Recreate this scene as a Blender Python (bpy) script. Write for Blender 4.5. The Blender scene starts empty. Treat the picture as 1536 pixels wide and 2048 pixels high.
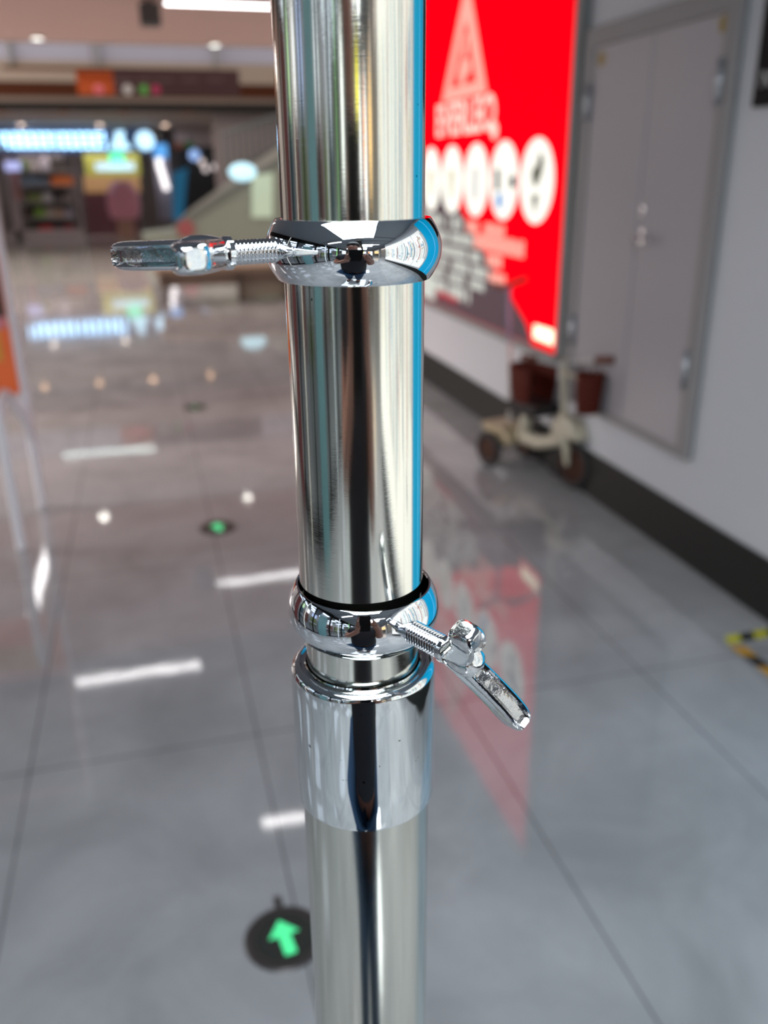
import bpy, bmesh, math, random
from mathutils import Vector, Matrix
random.seed(7)
C = bpy.context.scene.collection
sc = bpy.context.scene
PI = math.pi

# ------------------------------------------------------------------ camera
H = 1.45
FPX = 1724.0
Rw = Matrix(((0.96567856, 0.10449578, -0.23779309),
             (-0.25953111, 0.35146999, -0.89950678),
             (-0.01041753, 0.93034912, 0.36652694)))      # columns: camera x, y, z axes in the world
cam_d = bpy.data.cameras.new('camera')
cam = bpy.data.objects.new('camera', cam_d)
C.objects.link(cam)
cam.matrix_world = Matrix.Translation((0, 0, H)) @ Rw.to_4x4()
cam_d.sensor_fit = 'VERTICAL'
cam_d.sensor_height = 36.0
cam_d.lens = FPX / 2048 * 36.0
cam_d.clip_start = 0.01
cam_d.clip_end = 200
cam_d.dof.use_dof = True
cam_d.dof.focus_distance = 0.236
cam_d.dof.aperture_fstop = cam_d.lens / 3.1
sc.camera = cam
sc.view_settings.view_transform = 'Standard'
sc.view_settings.look = 'None'
sc.view_settings.gamma = 1
sc.view_settings.use_curve_mapping = False
sc.view_settings.exposure = 0.0

def ray(px, py):
    v = Rw @ Vector(((px - 768) / FPX, -(py - 1024) / FPX, -1))
    return v
def at_y(px, py, y):
    v = ray(px, py); t = y / v.y
    return Vector((v.x * t, y, H + v.z * t))
def at_x(px, py, x):
    v = ray(px, py); t = x / v.x
    return Vector((x, v.y * t, H + v.z * t))

# ------------------------------------------------------------------ world and lights
w = bpy.data.worlds.new('world'); sc.world = w; w.use_nodes = True
bg = w.node_tree.nodes['Background']
bg.inputs[0].default_value = (1.0, 0.88, 0.83, 1)
bg.inputs[1].default_value = 1.2

def area(name, loc, sx, sy, power, col, rot=(0, 0, 0), spread=180):
    d = bpy.data.lights.new(name, 'AREA'); d.shape = 'RECTANGLE'; d.size = sx; d.size_y = sy
    d.energy = power; d.color = col
    d.spread = math.radians(spread)
    o = bpy.data.objects.new(name, d); C.objects.link(o); o.location = loc; o.rotation_euler = rot
    return o
area('skylight_lamp', (-0.9, -6.2, 2.86), 2.6, 2.2, 300, (0.88, 0.94, 1.0))
area('hall_skylight_lamp', (-0.15, -0.7, 2.83), 1.4, 1.6, 92, (0.86, 0.94, 1.0))
area('rear_fill_lamp', (0.1, -3.6, 2.83), 1.4, 0.9, 100, (0.88, 0.95, 1.0))  # overhead fill added behind the camera to brighten the stand and walls
area('entrance_lamp', (0.5, -13.6, 1.5), 4.0, 2.4, 60, (0.90, 0.95, 1.0), (PI / 2, 0, 0))
for y_, p_, c_ in ((-7.0, 70, (0.90, 0.95, 1.0)), (6.0, 180, (1.0, 0.92, 0.89)), (10.8, 185, (1.0, 0.76, 0.68))):
    area('shop_side_fill', (-5.0, y_, 2.7), 2.4, 3.6, p_, c_, (0, math.radians(-52), 0), 88)  # fill added on the shop side to light the hall; narrow spread misses the pole
area('atrium_side_fill', (-6.5, 15.8, 4.6), 3.0, 5.0, 420, (1.0, 0.87, 0.80), (0, math.radians(-60), 0))  # fill added high at the left, out of view, to brighten the atrium
area('shelf_fill_lamp', (-2.0, 24.25, 2.50), 5.0, 0.4, 85, (1.0, 0.86, 0.82))  # unseen fill added behind the fascia to brighten the shelves

# ------------------------------------------------------------------ materials
MATS = {}
def mat(name, col, rough=0.5, metal=0.0, spec=0.5, emit=None, es=0.0, noise=None, bump=None, **kw):
    if name in MATS: return MATS[name]
    m = bpy.data.materials.new(name); m.use_nodes = True
    nt = m.node_tree; b = nt.nodes['Principled BSDF']
    b.inputs['Base Color'].default_value = (*col, 1)
    b.inputs['Roughness'].default_value = rough
    b.inputs['Metallic'].default_value = metal
    b.inputs['Specular IOR Level'].default_value = spec
    if emit is not None:
        b.inputs['Emission Color'].default_value = (*emit, 1)
        b.inputs['Emission Strength'].default_value = es
    tc = nt.nodes.new('ShaderNodeTexCoord')
    n = nt.nodes.new('ShaderNodeTexNoise'); nt.links.new(tc.outputs['Object'], n.inputs['Vector'])
    n.inputs['Scale'].default_value = noise[0] if noise else 3.0
    n.inputs['Detail'].default_value = 5
    a = noise[1] if noise else 0.04
    mx = nt.nodes.new('ShaderNodeMixRGB'); mx.blend_type = 'MIX'
    mx.inputs[1].default_value = (*[max(0, c * (1 - a)) for c in col], 1)
    mx.inputs[2].default_value = (*[min(1, c * (1 + a)) for c in col], 1)
    nt.links.new(n.outputs['Fac'], mx.inputs[0]); nt.links.new(mx.outputs[0], b.inputs['Base Color'])
    if bump:
        n2 = nt.nodes.new('ShaderNodeTexNoise'); nt.links.new(tc.outputs['Object'], n2.inputs['Vector'])
        n2.inputs['Scale'].default_value = bump[0]; n2.inputs['Detail'].default_value = 4
        bp = nt.nodes.new('ShaderNodeBump'); bp.inputs['Strength'].default_value = bump[1]; bp.inputs['Distance'].default_value = bump[2]
        nt.links.new(n2.outputs['Fac'], bp.inputs['Height']); nt.links.new(bp.outputs[0], b.inputs['Normal'])
    for k, v in kw.items(): b.inputs[k].default_value = v
    MATS[name] = m
    return m

def chrome_mat(name, col, rough, scratch=0.0, brushed=False, specks=0.0):
    m = bpy.data.materials.new(name); m.use_nodes = True; nt = m.node_tree; b = nt.nodes['Principled BSDF']
    b.inputs['Metallic'].default_value = 1.0
    b.inputs['Roughness'].default_value = rough
    tc = nt.nodes.new('ShaderNodeTexCoord')
    base = nt.nodes.new('ShaderNodeRGB'); base.outputs[0].default_value = (*col, 1)
    last = base.outputs[0]
    if specks:                                           # small dark specks of dirt and pitting
        n = nt.nodes.new('ShaderNodeTexNoise'); n.inputs['Scale'].default_value = 420; n.inputs['Detail'].default_value = 1
        nt.links.new(tc.outputs['Object'], n.inputs['Vector'])
        r = nt.nodes.new('ShaderNodeMapRange'); r.inputs[1].default_value = specks; r.inputs[2].default_value = specks + 0.03
        nt.links.new(n.outputs['Fac'], r.inputs[0])
        mx = nt.nodes.new('ShaderNodeMixRGB'); mx.inputs[2].default_value = (0.12, 0.11, 0.10, 1)
        nt.links.new(r.outputs[0], mx.inputs[0]); nt.links.new(last, mx.inputs[1]); last = mx.outputs[0]
    nt.links.new(last, b.inputs['Base Color'])
    if brushed:
        mp = nt.nodes.new('ShaderNodeMapping'); mp.inputs['Scale'].default_value = (18, 18, 1400)
        nt.links.new(tc.outputs['Object'], mp.inputs['Vector'])
        n = nt.nodes.new('ShaderNodeTexNoise'); n.inputs['Scale'].default_value = 6; n.inputs['Detail'].default_value = 3
        nt.links.new(mp.outputs[0], n.inputs['Vector'])
        bp = nt.nodes.new('ShaderNodeBump'); bp.inputs['Strength'].default_value = 0.25; bp.inputs['Distance'].default_value = 0.00002
        nt.links.new(n.outputs['Fac'], bp.inputs['Height']); nt.links.new(bp.outputs[0], b.inputs['Normal'])
        tg = nt.nodes.new('ShaderNodeTangent'); tg.direction_type = 'RADIAL'; tg.axis = 'Z'
        nt.links.new(tg.outputs[0], b.inputs['Tangent'])
        b.inputs['Anisotropic'].default_value = 0.85
    if scratch:
        n = nt.nodes.new('ShaderNodeTexNoise'); n.inputs['Scale'].default_value = 260; n.inputs['Detail'].default_value = 5
        nt.links.new(tc.outputs['Object'], n.inputs['Vector'])
        bp = nt.nodes.new('ShaderNodeBump'); bp.inputs['Strength'].default_value = scratch; bp.inputs['Distance'].default_value = 0.0006
        nt.links.new(n.outputs['Fac'], bp.inputs['Height']); nt.links.new(bp.outputs[0], b.inputs['Normal'])
    return m

M_TUBE = chrome_mat('brushed_steel', (0.80, 0.79, 0.72), 0.085, brushed=True, specks=0.80)
M_LOW = chrome_mat('satin_steel', (0.66, 0.66, 0.60), 0.11, brushed=True, specks=0.80)
M_CHROME = chrome_mat('polished_chrome', (0.80, 0.83, 0.86), 0.015, specks=0.0)
M_COUP = chrome_mat('pitted_chrome', (0.80, 0.84, 0.85), 0.03, specks=0.76)
M_CAST = chrome_mat('cast_chrome', (0.78, 0.80, 0.82), 0.05, scratch=0.22)
M_ROUGHCAST = chrome_mat('rough_cast_chrome', (0.55, 0.55, 0.56), 0.12, scratch=1.0)
M_THREAD = chrome_mat('thread_chrome', (0.80, 0.82, 0.85), 0.08)

def floor_mat(name, c1, c2, rough, w_=0.595, h_=1.2, ox=-0.432 + 0.002, oy=2.03, grout=(0.09, 0.09, 0.095), spec=1.0, warm=None):
    m = bpy.data.materials.new(name); m.use_nodes = True; nt = m.node_tree; b = nt.nodes['Principled BSDF']
    tc = nt.nodes.new('ShaderNodeTexCoord')
    mp = nt.nodes.new('ShaderNodeMapping'); mp.inputs['Location'].default_value = (-ox + 12 * w_, -oy + 12 * h_, 0)
    nt.links.new(tc.outputs['Object'], mp.inputs['Vector'])
    br = nt.nodes.new('ShaderNodeTexBrick'); br.offset = 0.0; br.squash = 1.0
    br.inputs['Scale'].default_value = 1.0; br.inputs['Brick Width'].default_value = w_; br.inputs['Row Height'].default_value = h_
    br.inputs['Mortar Size'].default_value = 0.0022; br.inputs['Mortar Smooth'].default_value = 0.1; br.inputs['Bias'].default_value = 0
    nt.links.new(mp.outputs[0], br.inputs['Vector'])
    n1 = nt.nodes.new('ShaderNodeTexNoise'); n1.inputs['Scale'].default_value = 2.6; n1.inputs['Detail'].default_value = 9; n1.inputs['Roughness'].default_value = 0.62
    n1.inputs['Distortion'].default_value = 0.5
    nt.links.new(tc.outputs['Object'], n1.inputs['Vector'])
    cr = nt.nodes.new('ShaderNodeValToRGB'); cr.color_ramp.elements[0].position = 0.32; cr.color_ramp.elements[1].position = 0.70
    cr.color_ramp.elements[0].color = (*c1, 1); cr.color_ramp.elements[1].color = (*c2, 1)
    nt.links.new(n1.outputs['Fac'], cr.inputs[0])
    mx = nt.nodes.new('ShaderNodeMixRGB'); mx.inputs[2].default_value = (*grout, 1)
    nt.links.new(br.outputs['Fac'], mx.inputs[0]); nt.links.new(cr.outputs[0], mx.inputs[1])
    nt.links.new(mx.outputs[0], b.inputs['Base Color'])
    b.inputs['Roughness'].default_value = rough
    b.inputs['IOR'].default_value = 1.52
    b.inputs['Specular IOR Level'].default_value = spec
    n2 = nt.nodes.new('ShaderNodeTexNoise'); n2.inputs['Scale'].default_value = 9; n2.inputs['Detail'].default_value = 2
    nt.links.new(tc.outputs['Object'], n2.inputs['Vector'])
    bp = nt.nodes.new('ShaderNodeBump'); bp.inputs['Strength'].default_value = 0.05; bp.inputs['Distance'].default_value = 0.004
    nt.links.new(n2.outputs['Fac'], bp.inputs['Height']); nt.links.new(bp.outputs[0], b.inputs['Normal'])
    return m
M_FLOOR = floor_mat('polished_grey_tile', (0.30, 0.30, 0.305), (0.44, 0.44, 0.445), 0.045)
M_FARFLOOR = floor_mat('pale_polished_tile', (0.40, 0.39, 0.36), (0.50, 0.49, 0.46), 0.08, 0.8, 0.8, spec=0.5)

# ------------------------------------------------------------------ mesh helpers
class MB:
    def __init__(s): s.bm = bmesh.new()
    def box(s, a, b, mi=0, rot=None, piv=None):
        x0, y0, z0 = a; x1, y1, z1 = b
        vs = [s.bm.verts.new(p) for p in ((x0,y0,z0),(x1,y0,z0),(x1,y1,z0),(x0,y1,z0),(x0,y0,z1),(x1,y0,z1),(x1,y1,z1),(x0,y1,z1))]
        for f in ((3,2,1,0),(4,5,6,7),(0,1,5,4),(1,2,6,5),(2,3,7,6),(3,0,4,7)):
            s.bm.faces.new([vs[i] for i in f]).material_index = mi
        if rot is not None:
            bmesh.ops.rotate(s.bm, verts=vs, cent=piv or (Vector(a) + Vector(b)) / 2, matrix=rot)
        return s
    def obox(s, c, ax, ay, az, sx, sy, sz, mi=0):        # oriented box
        c = Vector(c); ax = Vector(ax).normalized() * sx / 2; ay = Vector(ay).normalized() * sy / 2; az = Vector(az).normalized() * sz / 2
        P = [c + i * ax + j * ay + k * az for k in (-1, 1) for i, j in ((-1,-1),(1,-1),(1,1),(-1,1))]
        vs = [s.bm.verts.new(p) for p in P]
        for f in ((3,2,1,0),(4,5,6,7),(0,1,5,4),(1,2,6,5),(2,3,7,6),(3,0,4,7)):
            s.bm.faces.new([vs[i] for i in f]).material_index = mi
        return s
    def tube(s, pts, r, n=12, cap=True, mi=0, smooth=True):
        pts = [Vector(p) for p in pts]
        rs = r if isinstance(r, (list, tuple)) else [r] * len(pts)
        rings = []
        t0 = (pts[1] - pts[0]).normalized()
        u = t0.orthogonal().normalized()
        for i, p in enumerate(pts):
            t = ((pts[min(i + 1, len(pts) - 1)] - pts[max(i - 1, 0)])).normalized()
            u = (u - t * u.dot(t)).normalized(); v = t.cross(u)
            rings.append([s.bm.verts.new(p + (u * math.cos(a) + v * math.sin(a)) * rs[i]) for a in [2 * PI * k / n for k in range(n)]])
        for i in range(len(rings) - 1):
            for k in range(n):
                f = s.bm.faces.new((rings[i][k], rings[i][(k+1) % n], rings[i+1][(k+1) % n], rings[i+1][k])); f.smooth = smooth; f.material_index = mi
        if cap:
            s.bm.faces.new(rings[0][::-1]).material_index = mi; s.bm.faces.new(rings[-1]).material_index = mi
        return s
    def lathe(s, prof, c=(0,0,0), n=96, closed=False, axis=None, mi=0, smooth=True):
        c = Vector(c)
        if axis is None: az, u, v = Vector((0,0,1)), Vector((1,0,0)), Vector((0,1,0))
        else:
            az = Vector(axis).normalized(); u = az.orthogonal().normalized(); v = az.cross(u)
        rings = []
        for r, z in prof:
            if r < 1e-7: rings.append([s.bm.verts.new(c + az * z)])
            else: rings.append([s.bm.verts.new(c + az * z + (u * math.cos(2*PI*k/n) + v * math.sin(2*PI*k/n)) * r) for k in range(n)])
        m = len(rings)
        for i in range(m if closed else m - 1):
            A, B = rings[i], rings[(i + 1) % m]
            for k in range(n):
                k2 = (k + 1) % n
                if len(A) == 1 and len(B) == 1: continue
                if len(A) == 1: f = s.bm.faces.new((A[0], B[k], B[k2]))
                elif len(B) == 1: f = s.bm.faces.new((A[k], A[k2], B[0]))
                else: f = s.bm.faces.new((A[k], A[k2], B[k2], B[k]))
                f.smooth = smooth; f.material_index = mi
        return s
    def prism(s, poly, o, ux, uy, th, mi=0):             # polygon (2d) in plane o + a*ux + b*uy, thickness along ux x uy
        o = Vector(o); ux = Vector(ux); uy = Vector(uy); nrm = ux.cross(uy).normalized() * th
        A = [s.bm.verts.new(o + ux * a + uy * b) for a, b in poly]; B = [s.bm.verts.new(v.co + nrm) for v in A]
        s.bm.faces.new(A[::-1]).material_index = mi; s.bm.faces.new(B).material_index = mi
        for i in range(len(A)):
            j = (i + 1) % len(A); s.bm.faces.new((A[i], A[j], B[j], B[i])).material_index = mi
        return s
    def ball(s, c, r, sc_=(1,1,1), n=16, mi=0):
        res = bmesh.ops.create_uvsphere(s.bm, u_segments=n, v_segments=max(6, n // 2), radius=r)
        for v in res['verts']: v.co = Vector((v.co.x * sc_[0], v.co.y * sc_[1], v.co.z * sc_[2])) + Vector(c)
        for v in res['verts']:
            for f in v.link_faces: f.smooth = True; f.material_index = mi
        return s
    def build(s, name, mats, parent=None, bevel=0.0, flip=False):
        bmesh.ops.recalc_face_normals(s.bm, faces=s.bm.faces)
        if parent is not None:
            off = root_of(parent).location
            for v in s.bm.verts: v.co -= off
            org = None
        else:
            org = None
        if parent is None:
            cs = [v.co for v in s.bm.verts]
            org = Vector(((min(c.x for c in cs) + max(c.x for c in cs)) / 2, (min(c.y for c in cs) + max(c.y for c in cs)) / 2, min(c.z for c in cs)))
            if name.split('.')[0] in KEEP0: org = Vector((0, 0, 0))
            for v in s.bm.verts: v.co -= org
        for e in s.bm.edges:
            if len(e.link_faces) == 2 and e.calc_face_angle(0) > math.radians(28): e.smooth = False
        me = bpy.data.meshes.new(name); s.bm.to_mesh(me); s.bm.free()
        o = bpy.data.objects.new(name, me); C.objects.link(o)
        for m in (mats if isinstance(mats, (list, tuple)) else [mats]): me.materials.append(m)
        if org is not None: o.location = org
        if parent is not None: o.parent = parent
        if bevel:
            md = o.modifiers.new('bevel', 'BEVEL'); md.width = bevel; md.segments = 2; md.limit_method = 'ANGLE'
        return o
KEEP0 = {'floor'}
def root_of(o):
    while o.parent: o = o.parent
    return o
def tag(o, label, cat, group=None):
    o['label'] = label; o['category'] = cat
    if group: o['group'] = group
    return o
def thing(name, label, cat, loc, group=None):
    o = bpy.data.objects.new(name, None); C.objects.link(o); o.location = loc; o.empty_display_size = 0.05
    return tag(o, label, cat, group)
def struct(o): o['kind'] = 'structure'; return o

FONT_CACHE = {}
def text_bm(mb, txt, o, ux, uy, height, depth, mi=0, bold=0.0, width=None):
    """lettering as solid geometry in the plane o + a*ux + b*uy"""
    cu = bpy.data.curves.new('lettering', 'FONT'); cu.body = txt; cu.size = 1.0; cu.extrude = 0.0; cu.offset = bold
    ob = bpy.data.objects.new('lettering', cu); C.objects.link(ob)
    dg = bpy.context.evaluated_depsgraph_get()
    me = bpy.data.meshes.new_from_object(ob.evaluated_get(dg))
    xs = [v.co.x for v in me.vertices]; ys = [v.co.y for v in me.vertices]
    x0, x1, y0, y1 = min(xs), max(xs), min(ys), max(ys)
    sy = height / (y1 - y0); sx = (width / (x1 - x0)) if width else sy
    o = Vector(o); ux = Vector(ux); uy = Vector(uy); nrm = ux.cross(uy).normalized() * depth
    P = [o + ux * ((v.co.x - x0) * sx) + uy * ((v.co.y - y0) * sy) for v in me.vertices]
    A = [mb.bm.verts.new(p + nrm) for p in P]
    for poly in me.polygons:
        try: mb.bm.faces.new([A[i] for i in poly.vertices]).material_index = mi
        except ValueError: pass
    bpy.data.objects.remove(ob); bpy.data.curves.remove(cu); bpy.data.meshes.remove(me)

# ------------------------------------------------------------------ structure
XW = 1.947
M_WALL = mat('painted_wall', (0.60, 0.61, 0.64), 0.55, noise=(1.5, 0.03))
M_CEIL = mat('ceiling_board', (0.60, 0.41, 0.36), 0.7)
M_DCEIL = mat('dark_ceiling', (0.20, 0.22, 0.25), 0.7)
M_BASE = mat('black_skirting', (0.020, 0.020, 0.018), 0.4, spec=0.2)
M_GFRAME = mat('grey_metal_frame', (0.24, 0.25, 0.25), 0.4)
M_BROWN = mat('brown_fascia', (0.055, 0.018, 0.008), 0.9, spec=0.1)
M_BEIGE = mat('beige_fascia', (0.25, 0.205, 0.165), 0.6)
M_BLACK = mat('black_paint', (0.010, 0.009, 0.009), 0.6, spec=0.15)
M_GLASSF = mat('blue_grey_glazing', (0.30, 0.31, 0.38), 0.25)
M_STRIP = mat('lit_strip', (0.9, 0.9, 0.9), 0.5, emit=(1.0, 0.97, 0.98), es=9)
M_DOWN = mat('lit_downlight', (0.9, 0.85, 0.8), 0.5, emit=(1.0, 0.86, 0.74), es=14)
M_WHITE = mat('white_plastic', (0.75, 0.75, 0.75), 0.4)
M_OFFW = mat('off_white', (0.6, 0.59, 0.58), 0.5)

struct(MB().box((-3.1, -16, -0.1), (4.6, 13.6, 0)).build('floor', M_FLOOR))
struct(MB().box((-7.5, -16, -0.1), (-3.1, 13.6, 0)).build('floor', mat('shop_floor', (0.34, 0.35, 0.36), 0.4)))
struct(MB().box((-7.5, 13.6, -0.1), (8, 27, 0)).build('floor', M_FARFLOOR))
struct(MB().box((-7.5, 7.8, 2.9), (3.2, 11.9, 3.1)).build('ceiling', M_CEIL))
dc = MB().box((-7.5, -16, 2.9), (3.2, 7.8, 3.1))
for k in range(20): dc.box((-3.4, -1.6 - k * 0.6, 2.84), (3.0, -1.54 - k * 0.6, 2.9))
struct(dc.build('ceiling', M_DCEIL))
struct(MB().box((-7.5, 11.9, 2.9), (3.2, 12.0, 4.2)).build('trim_1', M_BEIGE))
struct(MB().box((XW, -3.4, 0), (XW + 0.2, 8.6, 3.1)).build('wall_right', M_WALL))
struct(MB().box((XW - 0.014, -3.4, 0), (XW, 8.6, 0.212)).build('baseboard_right', M_BASE))
struct(MB().box((XW + 0.2, 8.5, 0), (8, 8.6, 3.1)).build('wall_right', M_WALL))
struct(MB().box((4.4, -16, 0), (4.6, -3.4, 3.1)).build('wall_right', mat('far_hall_wall', (0.36, 0.37, 0.38), 0.6)))
struct(MB().box((XW + 0.2, -3.6, 0), (4.4, -3.4, 3.1)).build('wall_right', M_WALL))
struct(MB().box((-7.5, -16.2, 0), (4.6, -16, 3.1)).build('wall_rear', mat('rear_wall', (0.30, 0.31, 0.32), 0.6)))
struct(MB().box((-7.7, -16, 0), (-7.5, 27, 3.1)).build('wall_left', mat('store_wall', (0.62, 0.63, 0.64), 0.6)))
# glass shop front along the left of the hall: black mullions with panes
for i, y in enumerate((-9.0, -6.8, -4.7, -2.9, -1.4, 0.2, 1.9, 3.9, 6.2, 9.0)):
    g = MB().box((-3.05, y, 0), (-2.93, y + 0.14, 2.9)); struct(g.build('trim_2', M_BLACK))
struct(MB().box((-3.05, -9, 2.55), (-2.93, 9, 2.9)).build('trim_3', M_BLACK))
struct(MB().box((-3.05, -9, 0), (-2.93, 9, 0.12)).build('trim_3', M_BLACK))

# ------------------------------------------------------------------ the pole
PX, PY = 0.05450, 0.23476
pole = thing('telescopic_pole', 'polished steel telescopic pole with two clamp rings in the foreground', 'pole', (PX, PY, 0))
pc = (PX, PY, 0)
MB().lathe([(0.0184, 1.3338), (0.0188, 1.3338), (0.0190, 1.3341), (0.0190, 1.3346), (0.0190, 2.10), (0.0, 2.105)], pc, 128).build('upper_tube', M_TUBE, pole)
MB().lathe([(0.01795, 1.29), (0.01795, 1.3348), (0.0186, 1.3349)], pc, 128).build('inner_tube', M_TUBE, pole)
MB().lathe([(0.0214, 0.012), (0.0214, 1.2570)], pc, 128).build('lower_tube', M_LOW, pole)
MB().lathe([(0.0, 0.0), (0.14, 0.0), (0.145, 0.004), (0.14, 0.010), (0.05, 0.016), (0.024, 0.03), (0.0214, 0.05)], pc, 96).build('base', M_LOW, pole)
cp = [(0.01797, 1.2990), (0.0180, 1.3035), (0.01835, 1.3050), (0.0189, 1.3053), (0.0193, 1.3043), (0.0196, 1.3036), (0.0200, 1.3040)]
for a in range(0, 91, 10):
    cp.append((0.0203 + 0.0028 * math.sin(math.radians(a)), 1.3030 + 0.0028 * math.cos(math.radians(a)) - 0.0008))
cp += [(0.0231, 1.2975), (0.0231, 1.29), (0.0231, 1.27), (0.0231, 1.2558), (0.0230, 1.2550), (0.0224, 1.2549), (0.02135, 1.2552)]
MB().lathe(cp, pc, 128).build('coupling', M_COUP, pole)

def ring_profile(rin, rtop, rmid, rbot, z0, z1, lip=0.0003, n=18, rbotin=None):
    zc = (z0 + z1) / 2; h = (z1 - z0) / 2
    P = [(rin, z1 - lip), (rin + 0.0002, z1), (rtop - 0.00015, z1), (rtop, z1 - 0.00015)]
    for i in range(1, n):
        t = 1 - 2 * i / n; e = rtop if t > 0 else rbot
        P.append((rmid - (rmid - e) * t * t, zc + (h - 0.00015) * t))
    P += [(rbot, z0 + 0.00015), (rbot - 0.00015, z0), ((rbotin or rin), z0)]
    if rbotin: P += [(rbotin, z0 + 0.003), (rin, z0 + 0.006)]
    return P
r1 = MB().lathe(ring_profile(0.01905, 0.0208, 0.0236, 0.0206, 1.4235, 1.4390), pc, 160, closed=True).build('clamp_ring', M_CHROME, pole)
m2 = MB().lathe([(r, z - 1.3235) for r, z in ring_profile(0.0201, 0.0210, 0.0236, 0.0198, 1.3155, 1.3322, rbotin=0.0180)], (0, 0, 0), 160, closed=True)
bmesh.ops.rotate(m2.bm, verts=m2.bm.verts[:], cent=(0, 0, 0), matrix=Matrix.Rotation(math.radians(1.5), 3, 'Y'))
bmesh.ops.translate(m2.bm, verts=m2.bm.verts[:], vec=(PX + 0.0005, PY, 1.3235))
r2 = m2.build('clamp_ring', M_CHROME, pole)

def wing_screw(ringo, th, z, psi, r_in, r_nut, dz_out=0.0, reach=(1.0, 1.0), R=0.0034):
    """threaded shaft + cast wing head, radial from the pole at angle th"""
    th = math.radians(th); psi = math.radians(psi)
    a = Vector((math.cos(th), math.sin(th), dz_out)).normalized(); t = Vector((-math.sin(th), math.cos(th), 0))
    e = t * math.cos(psi) + Vector((0, 0, 1)) * math.sin(psi); nn = a.cross(e).normalized()
    O = Vector((PX, PY, z))
    m = MB(); ns = 40; pitch = 0.00105; per = 10
    L = r_nut - r_in; rows = int(L / pitch * per)
    grid = []
    for i in range(rows + 1):
        row = []
        for k in range(ns):
            ang = 2 * PI * k / ns
            u = i / per - k / ns
            f = u - math.floor(u); tri = 1 - abs(2 * f - 1)
            rr = R - 0.00062 * (1 - min(1, tri * 1.2))
            row.append(m.bm.verts.new(O + a * (r_in + i * pitch / per) + (e * math.cos(ang) + nn * math.sin(ang)) * rr))
        grid.append(row)
    for i in range(rows):
        for k in range(ns):
            f = m.bm.faces.new((grid[i][k], grid[i][(k+1) % ns], grid[i+1][(k+1) % ns], grid[i+1][k])); f.smooth = True
    m.bm.faces.new(grid[0][::-1]); m.bm.faces.new(grid[-1])
    sh = m.build('thumb_screw', M_THREAD, ringo.parent)
    # head: collar and boss
    b = MB()
    prof = [(0.0, 0.0), (0.0037, 0.0), (0.0041, 0.0003), (0.0041, 0.0016), (0.0037, 0.0023), (0.0039, 0.0030), (0.0044, 0.0048), (0.0047, 0.0075), (0.0046, 0.0100), (0.0040, 0.0120), (0.0024, 0.0132), (0.0, 0.0136)]
    b.lathe([(r * 1.0, zz) for r, zz in prof], O + a * (r_nut - 0.0005), 32, axis=a)
    # two curved wings with a rounded, grooved section
    mi_sec = []
    for sgn in (1, -1):
        P0 = [(0.0050, 0.0005), (0.0088, 0.0050), (0.0126, 0.0098), (0.0158, 0.0146), (0.0176, 0.0190), (0.0182, 0.0222), (0.0182, 0.0240)]
        P0 = [(a_ * (0.5 + 0.5 * reach[0 if sgn > 0 else 1]), b_ * reach[0 if sgn > 0 else 1]) for a_, b_ in P0]
        hw = [0.0040, 0.0046, 0.0047, 0.0047, 0.0046, 0.0040, 0.0022]      # half width in plane
        ht = [0.0036, 0.0037, 0.0037, 0.0037, 0.0037, 0.0033, 0.0022]      # half thickness
        rings = []
        # resample smoothly
        N = 28
        def cat(arr, x):
            i = min(int(x), len(arr) - 2); f = x - i
            g = lambda j: Vector(arr[max(0, min(len(arr) - 1, j))]) if isinstance(arr[0], tuple) else arr[max(0, min(len(arr) - 1, j))]
            p0, p1, p2, p3 = g(i - 1), g(i), g(i + 1), g(i + 2)
            return 0.5 * ((2 * p1) + (p2 - p0) * f + (2 * p0 - 5 * p1 + 4 * p2 - p3) * f * f + (3 * p1 - p0 - 3 * p2 + p3) * f ** 3)
        sec = []
        for q in range(36):                                  # superellipse section with a groove on its outward side
            an = 2 * PI * q / 36; cx, sy = math.cos(an), math.sin(an)
            x = math.copysign(abs(cx) ** 0.55, cx); y = math.copysign(abs(sy) ** 0.55, sy)
            groove = 0.0
            if cx > 0.3 and abs(y) < 0.62: groove = 0.55 * (1 - (abs(y) / 0.62) ** 4)
            sec.append((x, y, groove))
        for i in range(N + 1):
            x = i / N * (len(P0) - 1); x2 = min(len(P0) - 1 - 1e-4, x)
            p = cat(P0, x2); pa = cat(P0, max(0, x2 - 0.05)); pb = cat(P0, min(len(P0) - 1 - 1e-5, x2 + 0.05))
            d = (pb - pa).normalized(); nrm2 = Vector((d.y, -d.x))   # towards +axis side (outward)
            wd = cat(hw, x2); tk = cat(ht, x2)
            gk = 1.0 if 5 < i < N - 4 else 0.0
            if 3 < i <= 5: gk = 0.5
            row = []
            for (sx_, sy_, gr) in sec:
                off = wd * sx_ - gr * gk * 0.0034
                pp = p + nrm2 * off
                jit = (random.random() - 0.5) * (0.0003 if gr > 0.2 and gk else 0.00004)
                row.append(b.bm.verts.new(O + a * (r_nut + pp.x - 0.001 + jit) + e * (pp.y * sgn) + nn * (sy_ * tk)))
            rings.append(row)
        for i in range(N):
            for k in range(36):
                f = b.bm.faces.new((rings[i][k], rings[i][(k+1) % 36], rings[i+1][(k+1) % 36], rings[i+1][k])); f.smooth = True
                if sec[k][2] > 0.2 and 5 <= i < N - 4: f.material_index = 1
        b.bm.faces.new(rings[0][::-1]); b.bm.faces.new(rings[-1])
    b.build('wing', [M_CAST, M_ROUGHCAST], sh)
    return sh
wing_screw(r1, -163.5, 1.4318, 3, 0.0200, 0.0355, reach=(1.0, 1.15), R=0.0031)
wing_screw(r2, -63, 1.3238, -60, 0.0205, 0.0365, reach=(1.04, 0.78), R=0.0036)

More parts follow.
